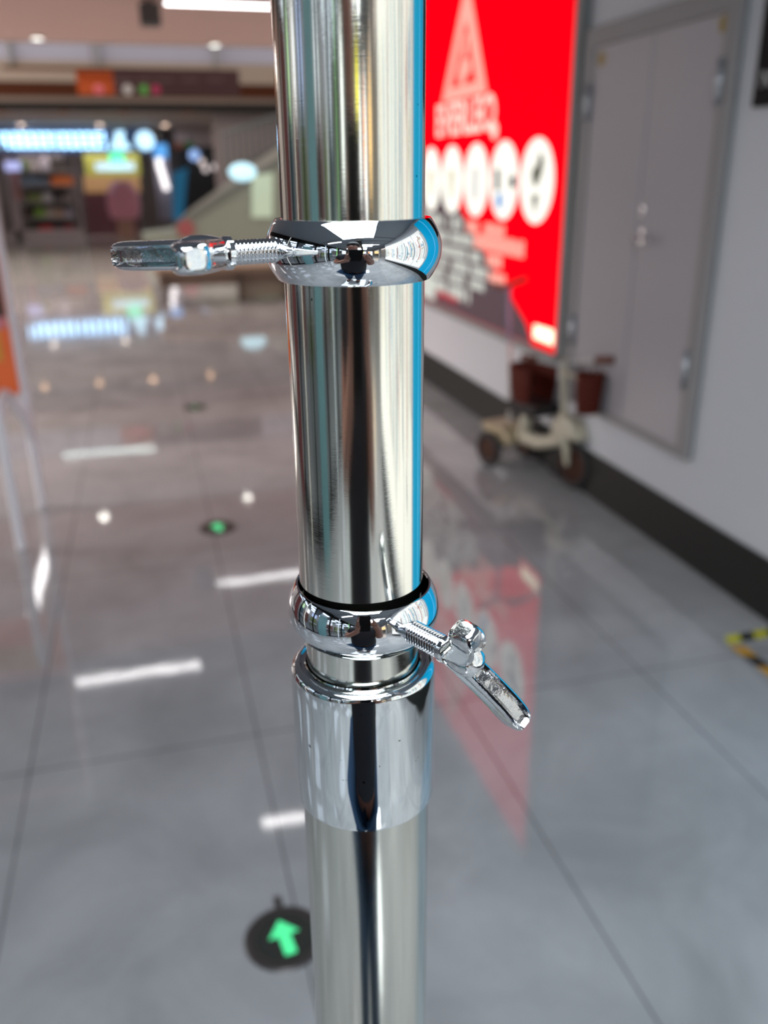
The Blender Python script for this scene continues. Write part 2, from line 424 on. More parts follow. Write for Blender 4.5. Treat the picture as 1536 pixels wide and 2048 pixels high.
# ------------------------------------------------------------------ red light box poster
M_RED = mat('red_backlit_film', (0.25, 0.0, 0.003), 0.25, emit=(0.90, 0.0, 0.006), es=1.25, spec=0.0, noise=(2, 0.02))
M_PDARK = mat('plum_printed_film', (0.09, 0.055, 0.07), 0.3, emit=(0.10, 0.06, 0.08), es=0.25)
M_PWHITE = mat('white_backlit_film', (0.35, 0.35, 0.33), 0.5, spec=0.1, emit=(1.0, 0.98, 0.88), es=1.0)
M_PGREY = mat('grey_printed_film', (0.40, 0.42, 0.39), 0.3, emit=(0.62, 0.66, 0.60), es=0.62)
M_PPINK = mat('pink_backlit_film', (0.5, 0.2, 0.18), 0.3, emit=(1.0, 0.42, 0.33), es=0.85)
lb = thing('light_box', 'tall red backlit advertising light box on the white wall left of the grey door', 'light box', (XW, 5.3, 0.5))
YB0, YB1, ZB0, ZB1 = 3.815, 6.60, 0.585, 2.56
XF = XW - 0.05
fr = MB()
fr.box((XF, YB0 - 0.0, ZB0 - 0.0), (XW, YB0 + 0.05, ZB1)); fr.box((XF, YB1 - 0.05, ZB0), (XW, YB1, ZB1))
fr.box((XF, YB0, ZB0 - 0.02), (XW, YB1, ZB0 + 0.02)); fr.box((XF, YB0, ZB1 - 0.05), (XW, YB1, ZB1))
fr.build('frame', M_GFRAME, lb)
MB().box((XF + 0.008, YB0 + 0.05, ZB0 + 0.02), (XW - 0.005, YB1 - 0.05, ZB1 - 0.05)).build('poster_face', M_RED, lb)
XP = XF + 0.006
uy_, uz_ = Vector((0, -1, 0)), Vector((0, 0, 1))          # reading direction runs towards the viewer; ux x uy = -X
KP = 0.971
def on(y, z, k=0): return Vector((XP - 0.0006 * k, y * KP, H + (z - H) * KP))
def strip2(mb, pts, k=1, mi=0, th=0.0008):
    poly = [(-y * KP, H + (z - H) * KP) for y, z in pts]
    mb.prism(poly, Vector((XP - 0.0006 * k, 0, 0)), uy_, uz_, th, mi)
# dark arrow-like panel in the lower left of the poster
g = MB(); strip2(g, [(6.70, 0.583), (4.27, 0.583), (4.36, 0.68), (5.45, 1.23), (5.60, 1.42), (6.70, 1.42)], 1)
g.build('dark_panel', M_PDARK, lb)
# triangle emblem
def frame_poly(mb, outer, inner, k, mi=0):
    n = len(outer)
    for i in range(n):
        j = (i + 1) % n; strip2(mb, [outer[i], outer[j], inner[j], inner[i]], k, mi)
g = MB()
frame_poly(g, [(5.83, 1.865), (5.04, 1.865), (5.40, 2.50)], [(5.66, 1.935), (5.22, 1.935), (5.41, 2.28)], 1)
for k_, (yc, zc, rr) in enumerate([(5.44, 2.05, 0.05), (5.46, 2.00, 0.075), (5.36, 2.02, 0.05), (5.42, 2.12, 0.05), (5.40, 2.17, 0.035)]):
    strip2(g, [(yc + rr * math.cos(a), zc + rr * 0.9 * math.sin(a)) for a in [2*PI*q/14 for q in range(14)]], 1.2 + 0.25 * k_)
g.build('triangle_emblem', M_PPINK, lb)
g = MB(); text_bm(g, 'EVERLEO', on(5.93, 1.66, 2), uy_, uz_, 0.19, 0.0006, bold=0.03, width=1.0)
strip2(g, [(4.91 + 0.05 * math.cos(a), 1.66 + 0.045 * math.sin(a)) for a in [2*PI*q/12 for q in range(12)]], 1)
g.build('lettering', mat('pale_backlit_film', (0.7, 0.5, 0.45), 0.3, emit=(1.0, 0.62, 0.52), es=0.95), lb)
g = MB(); g.box((XP - 0.0016, 0, 0), (XP - 0.0006, 0.001, 0.001)); g.bm.clear()
for i in range(6):
    yc = 4.315 + 0.432 * i
    c = MB(); strip2(c, [(yc + 0.205 * math.cos(a), 1.40 + 0.205 * math.sin(a)) for a in [2*PI*q/40 for q in range(40)]], 2)
    disc = c.build('round_icon', M_PWHITE, lb)
    def blob(nm, pts, m__):
        q_ = MB(); strip2(q_, pts, 4); q_.build(nm, m__, disc)
    if i == 0:
        mm = mat('grey_green_print', (0.10, 0.10, 0.08), 0.5, emit=(0.16, 0.17, 0.10), es=0.3)
        blob('icon_print', [(yc-.03, 1.54), (yc-.08, 1.50), (yc-.06, 1.43), (yc-.00, 1.37), (yc+.05, 1.40), (yc+.06, 1.45), (yc+.0, 1.48)], mm)
        blob('icon_print', [(yc+.05, 1.33), (yc-.04, 1.34), (yc-.0, 1.24)], mm)
    elif i == 1:
        mm = mat('charcoal_print', (0.05, 0.05, 0.06), 0.5, emit=(0.06, 0.06, 0.07), es=0.3)
        blob('icon_print', [(yc+.13, 1.46), (yc+.06, 1.46), (yc+.05, 1.35), (yc+.12, 1.35)], mm)
        blob('icon_print', [(yc-.08, 1.42), (yc-.17, 1.43), (yc-.18, 1.37), (yc-.10, 1.36)], mm)
        blob('blue_print', [(yc + .05 + .045 * math.cos(a), 1.295 + .045 * math.sin(a)) for a in [2*PI*q/12 for q in range(12)]], mat('blue_print', (0.05, 0.2, 0.5), 0.5, emit=(0.08, 0.35, 0.8), es=0.6))
    elif i == 2:
        blob('icon_print', [(yc+.045, 1.47), (yc-.03, 1.47), (yc-.03, 1.29), (yc+.045, 1.29)], mat('pale_grey_print', (0.3, 0.3, 0.3), 0.5, emit=(0.7, 0.74, 0.72), es=0.6))
    else:
        blob('icon_print', [(yc+.045, 1.46), (yc-.04, 1.46), (yc-.015, 1.29), (yc+.025, 1.29)], mat('khaki_print', (0.25, 0.25, 0.15), 0.5, emit=(0.62, 0.6, 0.35), es=0.6))
# lines of small print: grey on the dark panel, pink on the red
def line(mb, y0, y1, z0, z1, k, hgt):
    n = max(2, int(abs(y0 - y1) / 0.05)); rr = random.Random(int(y0 * 100 + z0 * 10))
    for q in range(n):
        if rr.random() < 0.12: continue
        a = y0 + (y1 - y0) * q / n; b = y0 + (y1 - y0) * (q + 0.82) / n
        strip2(mb, [(a, z0), (b, z0), (b, z0 + hgt * rr.uniform(.8, 1)), (a, z0 + hgt)], k)
for z, ya, yb, hh in ((1.10, 6.3, 5.36, .085), (1.015, 6.3, 5.20, .070), (0.93, 6.3, 5.05, .065), (0.845, 6.3, 4.95, .070), (0.77, 6.3, 4.88, .06), (0.67, 6.05, 5.22, .085)):
    g = MB(); line(g, ya, yb, z, z, 3, hh); g.build('small_print', M_PGREY, lb)
for z, ya, yb, hh in ((1.10, 5.32, 4.70, .07), (1.015, 5.18, 4.42, .09), (0.93, 5.02, 4.72, .075), (0.845, 4.92, 4.66, .06)):
    g = MB(); line(g, ya, yb, z, z, 3, hh); g.build('small_print', M_PPINK, lb)
g = MB(); strip2(g, [(6.25, 0.60), (5.92, 0.60), (5.98, 0.75), (6.25, 0.85)], 3); g.build('white_patch', M_PGREY, lb)
g = MB(); strip2(g, [(5.88, 0.64), (5.45, 0.64), (5.45, 0.68), (5.9, 0.69)], 3); g.build('red_line', mat('dull_red_print', (0.3, 0.01, 0.02), 0.4, emit=(0.5, 0.01, 0.03), es=0.5), lb)
g = MB(); strip2(g, [(4.25, 0.622), (4.01, 0.622), (4.01, 0.700), (4.25, 0.692)], 3); g.build('white_label', mat('cream_backlit_film', (0.8, 0.75, 0.6), 0.3, emit=(1.0, 0.9, 0.62), es=1.6), lb)

# ------------------------------------------------------------------ grey service door
M_DOOR = mat('grey_door_metal', (0.38, 0.36, 0.38), 0.32, noise=(0.8, 0.05))
M_DFR = mat('door_frame_metal', (0.27, 0.26, 0.26), 0.4)
M_STEEL = mat('door_steel', (0.7, 0.7, 0.72), 0.2, metal=1.0)
DY0, DY1, DZ0, DZ1 = 2.735, 3.80, 0.41, 2.005
fr = MB(); t = 0.075; xx = XW - 0.03
fr.box((xx, DY0, DZ0), (XW, DY0 + t, DZ1)); fr.box((xx, DY1 - t, DZ0), (XW, DY1, DZ1))
fr.box((xx, DY0 + t, DZ1 - t), (XW, DY1 - t, DZ1)); fr.box((xx, DY0 + t, DZ0), (XW, DY1 - t, DZ0 + 0.03))
dr = struct(fr.build('door_1', M_DFR, bevel=0.004))
def dchild(mb, name, m, bevel=0): return mb.build(name, m, dr, bevel=bevel)
ysm = 3.262
leafA = dchild(MB().box((XW - 0.018, DY0 + t, DZ0 + 0.03), (XW - 0.002, ysm - 0.004, DZ1 - t)), 'door_leaf', M_DOOR, 0.002)
leafB = dchild(MB().box((XW - 0.018, ysm + 0.004, DZ0 + 0.03), (XW - 0.002, DY1 - t, DZ1 - t)), 'door_leaf', M_DOOR, 0.002)
h = MB().lathe([(0, 0), (0.030, 0), (0.030, 0.006), (0.012, 0.010), (0.011, 0.045), (0, 0.046)], (XW - 0.018, 3.215, 1.20), 24, axis=(-1, 0, 0))
h.tube([(XW - 0.055, 3.215, 1.20), (XW - 0.060, 3.17, 1.20), (XW - 0.058, 3.09, 1.195)], [0.011, 0.010, 0.008], 12)
h.build('door_handle', M_STEEL, leafA)
MB().lathe([(0, 0), (0.022, 0), (0.022, 0.008), (0.010, 0.012), (0, 0.012)], (XW - 0.018, 3.225, 1.30), 24, axis=(-1, 0, 0)).build('lock_cylinder', M_STEEL, leafA)
for yy, zz, lf in ((2.80, 1.72, leafA), (2.80, 0.75, leafA), (3.735, 1.72, leafB), (3.735, 0.75, leafB)):
    MB().tube([(XW - 0.034, yy, zz - 0.07), (XW - 0.034, yy, zz + 0.07)], 0.013, 12).build('hinge', mat('zinc_hinge', (0.45, 0.47, 0.5), 0.35, metal=0.7), lf)
for yy, zz, lf in ((2.83, 1.895, leafA), (3.66, 1.88, leafB)):
    MB().lathe([(0, 0), (0.028, 0), (0.028, 0.003), (0, 0.003)], (XW - 0.018, yy, zz), 20, axis=(-1, 0, 0)).build('round_sticker', mat('gold_sticker', (0.30, 0.20, 0.02), 0.4), lf)

# dark wall sign at the right edge
sg = thing('wall_sign', 'black wall sign with white lettering right of the grey door', 'sign', (XW, 2.2, 1.62))
MB().box((XW - 0.02, 1.86, 1.632), (XW, 2.635, 2.55)).build('panel', M_BLACK, sg, bevel=0.003)
g = MB(); text_bm(g, 'NO', (XW - 0.0205, 2.60, 1.685), uy_, uz_, 0.05, 0.0008); g.build('lettering', M_OFFW, sg)
# blue panel on the wall further along
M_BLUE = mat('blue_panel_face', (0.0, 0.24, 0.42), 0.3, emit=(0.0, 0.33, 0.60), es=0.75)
bp_ = thing('wall_banner', 'tall bright blue wall banner nearest the camera on the right wall', 'panel', (XW, 1.1, 0.0))
MB().box((XW - 0.035, 0.45, 0.214), (XW, 1.72, 2.75)).build('face', M_BLUE, bp_, bevel=0.003)
MB().box((XW - 0.045, 1.10, 0.214), (XW - 0.036, 1.14, 2.75)).build('trim_strip', mat('sky_blue_trim', (0.15, 0.5, 0.8), 0.3, emit=(0.2, 0.6, 1.0), es=0.7), bp_)
# white poster panels behind the camera; their emission stands in for daylight on them
M_PANEL = mat('white_poster_glow', (0.8, 0.79, 0.74), 0.4, emit=(1.0, 0.97, 0.88), es=0.62)
pr_cols = [mat('print_%s' % n, c, 0.5) for n, c in (('slate', (0.12, 0.14, 0.2)), ('brick', (0.5, 0.1, 0.06)), ('teal', (0.05, 0.3, 0.4)), ('ochre', (0.4, 0.32, 0.1)), ('ash', (0.4, 0.4, 0.42)), ('blue', (0.05, 0.3, 0.6)))]
rr = random.Random(3)
names5 = ['first white notice board behind the blue panel', 'white notice board next after the first behind the camera', 'white notice board halfway along the rear right wall', 'white notice board second from the rear corner', 'white notice board at the rear corner']
for i in range(5):
    y1 = 0.36 - i * 0.75; y0 = y1 - 0.71
    pn = thing('notice_board', names5[i] + ', on the right wall', 'panel', (XW, (y0 + y1) / 2, 0.35), 'white notice boards on the right wall')
    MB().box((XW - 0.03, y0, 0.32), (XW - 0.001, y1, 2.45)).build('panel_face', M_PANEL, pn)
    for q in range(7):
        m_ = pr_cols[rr.randrange(6)]; ya = y0 + 0.03 + q * 0.095 + rr.uniform(0, 0.03); wd_ = rr.uniform(0.015, 0.06); zb = rr.uniform(0.5, 1.0); zt_ = rr.uniform(1.7, 2.35)
        MB().box((XW - 0.0316, ya, zb), (XW - 0.0301, ya + wd_, zt_)).build('print_column', m_, pn)
    for q in range(6):
        g = MB(); m_ = pr_cols[rr.randrange(6)]
        ya = rr.uniform(y0 + 0.04, y1 - 0.25); zz = rr.uniform(0.6, 2.2)
        for k in range(rr.randrange(2, 6)):
            g.box((XW - 0.032, ya, zz - k * 0.035), (XW - 0.0302, ya + rr.uniform(0.08, 0.2), zz - k * 0.035 + 0.018))
        g.build('print_block', m_, pn)

# hazard tape on the floor by the right wall
tp = thing('hazard_tape', 'yellow and black hazard tape corner stuck on the floor by the right wall', 'tape', (1.80, 2.05, 0))
M_YEL = mat('yellow_tape', (0.62, 0.58, 0.02), 0.4); M_TB = mat('black_tape', (0.012, 0.012, 0.012), 0.4); M_OR = mat('orange_tape', (0.6, 0.3, 0.02), 0.4)
def tape(p0, p1, wd, n, z, nm):
    p0 = Vector(p0); p1 = Vector(p1); d = (p1 - p0); L = d.length; d.normalize(); s_ = Vector((-d.y, d.x))
    g = MB()
    for i in range(n):
        a = p0 + d * (L * i / n); b = p0 + d * (L * (i + 1) / n); sh = d * wd * 0.5
        q = [a - s_ * wd / 2, b - s_ * wd / 2, b + s_ * wd / 2 + sh, a + s_ * wd / 2 + sh]
        g.prism([(v.x, v.y) for v in q], (0, 0, z), (1, 0, 0), (0, 1, 0), 0.0006, i % 2)
    g.build(nm, [M_YEL, M_TB] if nm == 'tape_strip' else [M_OR, M_TB], tp)
tape((1.715, 2.120), (1.93, 2.125), 0.045, 4, 0.0002, 'tape_strip')
tape((1.735, 2.09), (1.745, 1.55), 0.045, 8, 0.0002, 'tape_edge')

# ------------------------------------------------------------------ floor arrow lights
M_GLOW = mat('green_arrow', (0.05, 0.5, 0.2), 0.4, emit=(0.08, 0.78, 0.30), es=0.9)
M_RIM = mat('exit_light_rim', (0.060, 0.052, 0.050), 0.35, metal=0.3)
M_LENS = mat('exit_light_lens', (0.035, 0.037, 0.033), 0.15)
for i, (x, y, lbl) in enumerate(((0.132, 1.328, 'round black floor light with glowing green arrow nearest the pole'),
                                 (0.189, 3.585, 'round floor light with green arrow left of the tube middle'),
                                 (0.223, 5.76, 'small dark floor light farthest away on the grey tiles'))):
    t_ = thing('floor_light', lbl, 'floor light', (x, y, 0), 'green arrow floor lights in a row')
    MB().lathe([(0, 0.0005), (0.062, 0.0005), (0.062, 0.004), (0.078, 0.004), (0.082, 0.001), (0.082, 0.0)], (x, y, 0), 48).build('rim', M_RIM, t_)
    MB().lathe([(0.0619, 0.001), (0.0619, 0.0035), (0, 0.0035)], (x, y, 0), 40).build('lens', M_LENS, t_)
    rot = math.radians(8)
    poly = [(-0.012, -0.045), (0.012, -0.045), (0.012, 0.004), (0.032, 0.004), (0.0, 0.044), (-0.032, 0.004), (-0.012, 0.004)]
    poly = [(a * math.cos(rot) - b * math.sin(rot), a * math.sin(rot) + b * math.cos(rot)) for a, b in poly]
    MB().prism(poly, (x + 0.0, y, 0.0037), (1, 0, 0), (0, 1, 0), 0.0006).build('arrow', M_GLOW if i < 2 else mat('dim_green_arrow', (0.05, 0.2, 0.1), 0.4, emit=(0.05, 0.3, 0.12), es=0.3), t_)
    if i == 0: MB().box((x - 0.008, y + 0.078, 0.0002), (x + 0.008, y + 0.11, 0.0025)).build('cable_tab', M_RIM, t_)

# ------------------------------------------------------------------ ceiling lights (the floor mirrors them)
def strip_light(x0, x1, y0, y1, lbl):
    t_ = thing('strip_light', lbl, 'ceiling light', ((x0 + x1) / 2, (y0 + y1) / 2, 2.9), 'white strip lights in the ceiling')
    MB().box((x0 - 0.02, y0 - 0.02, 2.875), (x1 + 0.02, y1 + 0.02, 2.8995)).build('housing', M_OFFW, t_)
    MB().box((x0, y0, 2.868), (x1, y1, 2.876)).build('diffuser', M_STRIP, t_)
strip_light(0.42, 1.45, 8.97, 9.04, 'white strip light in the ceiling left of the pole top')
strip_light(-1.03, 0.10, 7.25, 7.34, 'white strip light whose glow lies on the tiles above the near arrow')
strip_light(0.40, 1.35, 4.94, 5.02, 'white strip light mirrored in the floor beside the lower tube')
strip_light(-1.58, -1.50, 6.4, 10.7, 'long white strip light mirrored along the floor at the left edge')
strip_light(-2.3, -1.2, -2.0, -1.91, 'white strip light behind the camera near the shop front')
strip_light(0.4, 1.4, -3.4, -3.31, 'white strip light behind the camera near the rear corner')
def down(x, y, z, lbl, r=0.05, grp='round downlights', m=None, col_=0.008, bz=None):
    t_ = thing('downlight', lbl, 'ceiling light', (x, y, z), grp)
    MB().lathe([(r * 1.3, 0), (r * 1.32, -0.004), (r * 1.1, -0.006), (r * 1.08, -col_), (r * 1.02, -col_), (r * 1.02, -0.001)], (x, y, z), 20).build('bezel', bz or M_OFFW, t_)
    MB().lathe([(r, -0.002), (r, -0.004), (0, -0.004)], (x, y, z), 20).build('lamp', m or M_DOWN, t_)
M_DOWNW = mat('lit_spot', (0.9, 0.9, 0.8), 0.5, emit=(1, 0.97, 0.88), es=34)
down(-0.90, 11.55, 2.9, 'downlight mirrored as a single white dot left of the pole', 0.06, m=M_DOWNW, col_=0.020, bz=M_GFRAME)
down(1.08, 11.75, 2.9, 'downlight mirrored as the brightest dot beside the tube', 0.06, m=M_DOWNW, col_=0.020, bz=M_GFRAME)
# far ceiling beyond the atrium with its row of downlights
struct(MB().box((-7.5, 18.2, 2.58), (8, 27, 2.75)).build('ceiling', mat('far_ceiling', (0.42, 0.33, 0.28), 0.7)))
for px, lbl in ((45, 'faint downlight above the left end of the blue shop letters'), (200, 'downlight above the right end of the blue shop letters'), (330, 'downlight above the gap between lit shapes and the dark bay'), (462, 'downlight beside the escalator railing top')):
    p = at_y(px, 251, 20.3)
    v = ray(px, 251); tt = (2.575 - H) / v.z
    down(v.x * tt, min(23.6, v.y * tt), 2.575, lbl, 0.075, 'round downlights of the far ceiling', mat('lit_far_spot', (0.9, 0.8, 0.7), 0.5, emit=(1, 0.84, 0.70), es=16))
for x_, lbl in ((-2.25, 'warm downlight under the atrium edge above the left of the shop letters'), (-1.17, 'warm downlight under the atrium edge left of the orange sign panel'), (-0.09, 'warm downlight under the atrium edge behind the orange sign panel'), (1.10, 'warm downlight under the atrium edge behind the dark sign panel')):
    down(x_, 18.6, 2.575, lbl, 0.07, 'warm downlights under the atrium edge', mat('warm_spot', (0.9, 0.7, 0.5), 0.5, emit=(1, 0.62, 0.36), es=18), col_=0.016, bz=M_BROWN)
lf = thing('light_bar', 'slim light bar hanging in the atrium, mirrored as a white streak in the floor', 'ceiling light', (-0.9, 14.6, 2.9))
g = MB().box((-1.66, 14.545, 2.885), (-0.12, 14.655, 2.905)); g.box((-1.66, 14.545, 2.868), (-0.12, 14.549, 2.885)); g.box((-1.66, 14.651, 2.868), (-0.12, 14.655, 2.885)); g.build('housing', M_BROWN, lf)
for k_ in range(14):
    MB().box((-1.64 + k_ * 0.108, 14.555, 2.880), (-1.57 + k_ * 0.108, 14.645, 2.8855)).build('lamp', mat('cool_lamp', (0.9, 1, 1), 0.5, emit=(0.85, 1.0, 0.98), es=22), lf)
for x_ in (-1.5, -0.3): MB().tube([(x_, 14.6, 2.90), (x_, 14.6, 6.0)], 0.006, 6).build('hanging_rod', M_GFRAME, lf)
# grey box under the ceiling
bx_ = thing('ceiling_speaker', 'small dark grey box hanging under the ceiling beside the strip light', 'speaker', (0.275, 9.0, 2.68))
MB().box((0.185, 8.9, 2.69), (0.365, 9.1, 2.86)).build('body', mat('dark_grey_plastic', (0.07, 0.075, 0.07), 0.5), bx_, bevel=0.008)
MB().tube([(0.275, 9.0, 2.85), (0.275, 9.0, 2.899)], 0.02, 10).build('bracket', M_BLACK, bx_)

# ------------------------------------------------------------------ atrium edge (y = 18) and hanging sign
def band(y, pya, pyb, name, m, th=0.3, x0=-7.5, x1=8.0):
    za = at_y(300, pya, y).z; zb = at_y(300, pyb, y).z
    return struct(MB().box((x0, y, min(za, zb)), (x1, y + th, max(za, zb))).build(name, m))
Y2 = 18.0
band(Y2, 206, 221, 'trim_4', M_BLACK, 0.4)
band(Y2 - 0.02, 195, 206, 'trim_5', mat('taupe_fascia', (0.13, 0.10, 0.08), 0.7), 0.4)
band(Y2, 166, 195, 'trim_6', M_BROWN, 0.4)
band(Y2 - 0.02, 124, 166, 'trim_7', M_BEIGE, 0.4)
band(Y2, 60, 124, 'trim_8', M_GLASSF, 0.1)
struct(MB().box((-7.5, 21, 3.2), (8, 21.2, 6.2)).build('wall_back', mat('upper_wall', (0.40, 0.37, 0.37), 0.6)))
for px in (10, 187, 428):
    a = at_y(px, 60, Y2 - 0.06); b = at_y(px, 128, Y2 - 0.06)
    struct(MB().box((a.x - 0.02, Y2 - 0.1, b.z), (a.x + 0.02, Y2 - 0.02, a.z)).build('trim_9', M_GFRAME))
YS = 15.0
s0 = at_y(150, 135, YS); s1 = at_y(480, 192, YS)
hs = thing('hanging_sign', 'hanging direction sign, orange left end and dark plum remainder, under the atrium edge', 'sign', (s0.x, YS, s1.z))
sx = at_y(230, 190, YS).x
MB().box((s0.x, YS - 0.05, s1.z), (sx, YS + 0.05, s0.z)).build('orange_panel', mat('orange_sign', (0.30, 0.05, 0.012), 0.6, spec=0.1, emit=(0.4, 0.07, 0.01), es=0.05), hs)
MB().box((sx, YS - 0.05, s1.z), (s1.x, YS + 0.05, s0.z)).build('dark_panel', mat('plum_sign', (0.045, 0.016, 0.018), 0.4), hs)
g = MB()
for px in (250, 290, 330, 380, 430):
    p = at_y(px, 160, YS - 0.06); g.box((p.x - 0.12, YS - 0.056, p.z - 0.015), (p.x + 0.12, YS - 0.05, p.z + 0.02))
g.build('sign_symbols', mat('dim_sign_print', (0.10, 0.06, 0.06), 0.5), hs)
for px, c, nm in ((198, (0.5, 0.08, 0.10), 'pink_symbol'), (256, (0.45, 0.42, 0.4), 'grey_symbol'), (288, (0.08, 0.3, 0.05), 'green_symbol'), (312, (0.35, 0.02, 0.08), 'red_symbol')):
    p = at_y(px, 180, YS); MB().ball((p.x, YS - 0.05, p.z), 0.07, (1, 0.1, 1)).build(nm, mat(nm, c, 0.5), hs)
for px in (187, 430):
    p = at_y(px, 140, YS); MB().tube([(p.x, YS, s0.z), (p.x, YS, 6.0)], 0.012, 8).build('hanging_rod', M_GFRAME, hs)

# ------------------------------------------------------------------ far shop front (y = 24)
YF = 24.0
def P24(px, py, y=YF): return at_y(px, py, y)
def rect(mb, px0, py0, px1, py1, y=YF, th=0.1, mi=0):
    a = P24(px0, py0, y); b = P24(px1, py1, y)
    mb.box((min(a.x, b.x), y, max(0.0, min(a.z, b.z))), (max(a.x, b.x), y + th, max(a.z, b.z)), mi); return mb
struct(rect(MB(), -120, 245, 300, 262, YF - 0.1, 0.2).build('trim_10', mat('slate_blue_fascia', (0.18, 0.24, 0.42), 0.4)))
struct(rect(MB(), -120, 262, 300, 306, YF, 0.1).build('trim_11', mat('deep_blue_fascia', (0.10, 0.14, 0.26), 0.4)))
struct(MB().box((-7.5, 26.6, 0), (8, 26.8, 3)).build('wall_back', mat('dark_shop_wall', (0.10, 0.085, 0.085), 0.6)))
struct(rect(MB(), -140, 306, 6, 480, YF - 0.2, 0.4).build('trim_12', mat('taupe_column', (0.34, 0.30, 0.26), 0.6)))
struct(rect(MB(), 20, 306, 32, 478, YF - 0.1, 0.1).build('trim_13', mat('mauve_frame', (0.42, 0.36, 0.38), 0.5)))
struct(rect(MB(), 148, 306, 166, 478, YF - 0.1, 0.1).build('trim_13', mat('mauve_frame', (0.42, 0.36, 0.38), 0.5)))
struct(rect(MB(), 20, 462, 166, 475, YF - 0.1, 0.1).build('trim_13', mat('mauve_frame', (0.42, 0.36, 0.38), 0.5)))
# lit letters
M_SIGNL = mat('ice_blue_letters', (0.8, 0.9, 1), 0.4, emit=(0.48, 0.78, 1.0), es=1.6)
ss = thing('shop_sign', 'row of glowing ice blue sign characters over the far shop', 'sign', tuple(P24(105, 300)))
n = 13
for i in range(n):
    px0 = 0 + i * 210 / n; px1 = px0 + 210 / n - 2.5
    a = P24(px0, 296); b = P24(px1, 266)
    g = MB(); wv = (b.x - a.x)
    rr = random.Random(i + 40)
    th_ = wv * 0.2
    g.box((a.x, YF - 0.08, a.z), (a.x + th_, YF - 0.02, b.z)); g.box((b.x - th_, YF - 0.08, a.z), (b.x, YF - 0.02, b.z))
    g.box((a.x, YF - 0.08, b.z - th_), (b.x, YF - 0.02, b.z))
    zz = a.z + (b.z - a.z) * rr.uniform(0.3, 0.6); g.box((a.x, YF - 0.08, zz), (b.x, YF - 0.02, zz + th_))
    if rr.random() < 0.7: g.box((a.x, YF - 0.08, a.z), (b.x, YF - 0.02, a.z + th_))
    g.build('sign_character', M_SIGNL, ss)
g = MB(); a = P24(218, 299); b = P24(264, 299); c_ = P24(241, 258)
g.prism([(a.x, a.z), (b.x, b.z), (b.x - 0.18, (a.z + c_.z) / 2), (c_.x + 0.1, c_.z), (c_.x - 0.1, c_.z), (a.x + 0.15, (a.z + c_.z) / 2)], (0, YF - 0.02, 0), (1, 0, 0), (0, 0, 1), 0.06)
tag(g.build('lit_triangle_sign', M_SIGNL), 'glowing pale blue triangular sign right of the row of characters', 'sign')
g = MB(); a = P24(290, 281)
g.lathe([(0, 0), (0.22, 0), (0.22, 0.06), (0, 0.06)], (a.x, YF - 0.02, a.z), 24, axis=(0, -1, 0))
tag(g.build('round_lit_sign', M_SIGNL), 'round glowing pale blue sign right of the triangular sign', 'sign')
# shelving with goods
sh = thing('display_shelf', 'dark shop shelving full of coloured goods behind the mauve window frames', 'shelf', tuple(P24(90, 478, YF + 0.5)))
YG = YF + 0.4
rect(MB(), 32, 306, 148, 472, YG + 0.5, 0.05).build('back_panel', mat('shelf_back', (0.11, 0.10, 0.10), 0.6), sh)
for py in (342, 372, 404, 436, 466):
    rect(MB(), 32, py, 148, py + 3, YG, 0.5).build('shelf_board', mat('shelf_board', (0.16, 0.15, 0.15), 0.5), sh)
goods = [(38,342,18,22,(0.10,0.16,0.05),'olive'),(60,342,14,16,(0.35,0.32,0.3),'beige'),(82,342,14,28,(0.45,0.42,0.45),'pale grey'),(102,342,28,18,(0.14,0.12,0.1),'dark brown'),
 (40,372,40,22,(0.10,0.14,0.18),'slate blue'),(84,372,12,18,(0.12,0.15,0.2),'navy'),(103,372,40,24,(0.60,0.16,0.04),'orange'),
 (55,404,28,18,(0.16,0.20,0.06),'moss green'),(86,404,16,20,(0.40,0.38,0.38),'silver'),(110,404,14,16,(0.06,0.05,0.05),'black'),(128,404,14,16,(0.2,0.16,0.14),'brown'),
 (45,436,20,16,(0.05,0.03,0.02),'near black'),(70,436,18,24,(0.16,0.30,0.04),'bright green'),(92,436,16,24,(0.35,0.30,0.25),'tan'),(112,436,14,22,(0.36,0.24,0.18),'copper'),(130,436,14,20,(0.30,0.28,0.34),'lilac grey'),
 (55,466,20,12,(0.05,0.09,0.05),'dark green'),(78,466,28,16,(0.55,0.02,0.02),'bright red'),(110,466,12,12,(0.12,0.12,0.14),'charcoal'),(128,466,16,18,(0.30,0.01,0.02),'dark red')]
rows = {342: 'top', 372: 'second', 404: 'middle', 436: 'fourth', 466: 'bottom'}
for px, py, wd, hh, col, cn in goods:
    a = P24(px, py, YG); b = P24(px + wd, py - hh, YG); hgt = b.z - a.z
    g = MB(); g.box((a.x, YG + 0.02, a.z + 0.002), (b.x, YG + 0.25, a.z + hgt * 0.8)); g.box((a.x + (b.x - a.x) * 0.25, YG + 0.08, a.z + hgt * 0.8), (b.x - (b.x - a.x) * 0.25, YG + 0.2, a.z + hgt))
    tag(g.build('goods_package', mat('goods_' + cn.replace(' ', '_'), col, 0.5), bevel=0.02), '%s goods package on the %s board of the far shop shelving' % (cn, rows[py]), 'package', 'goods on the far shop shelving')
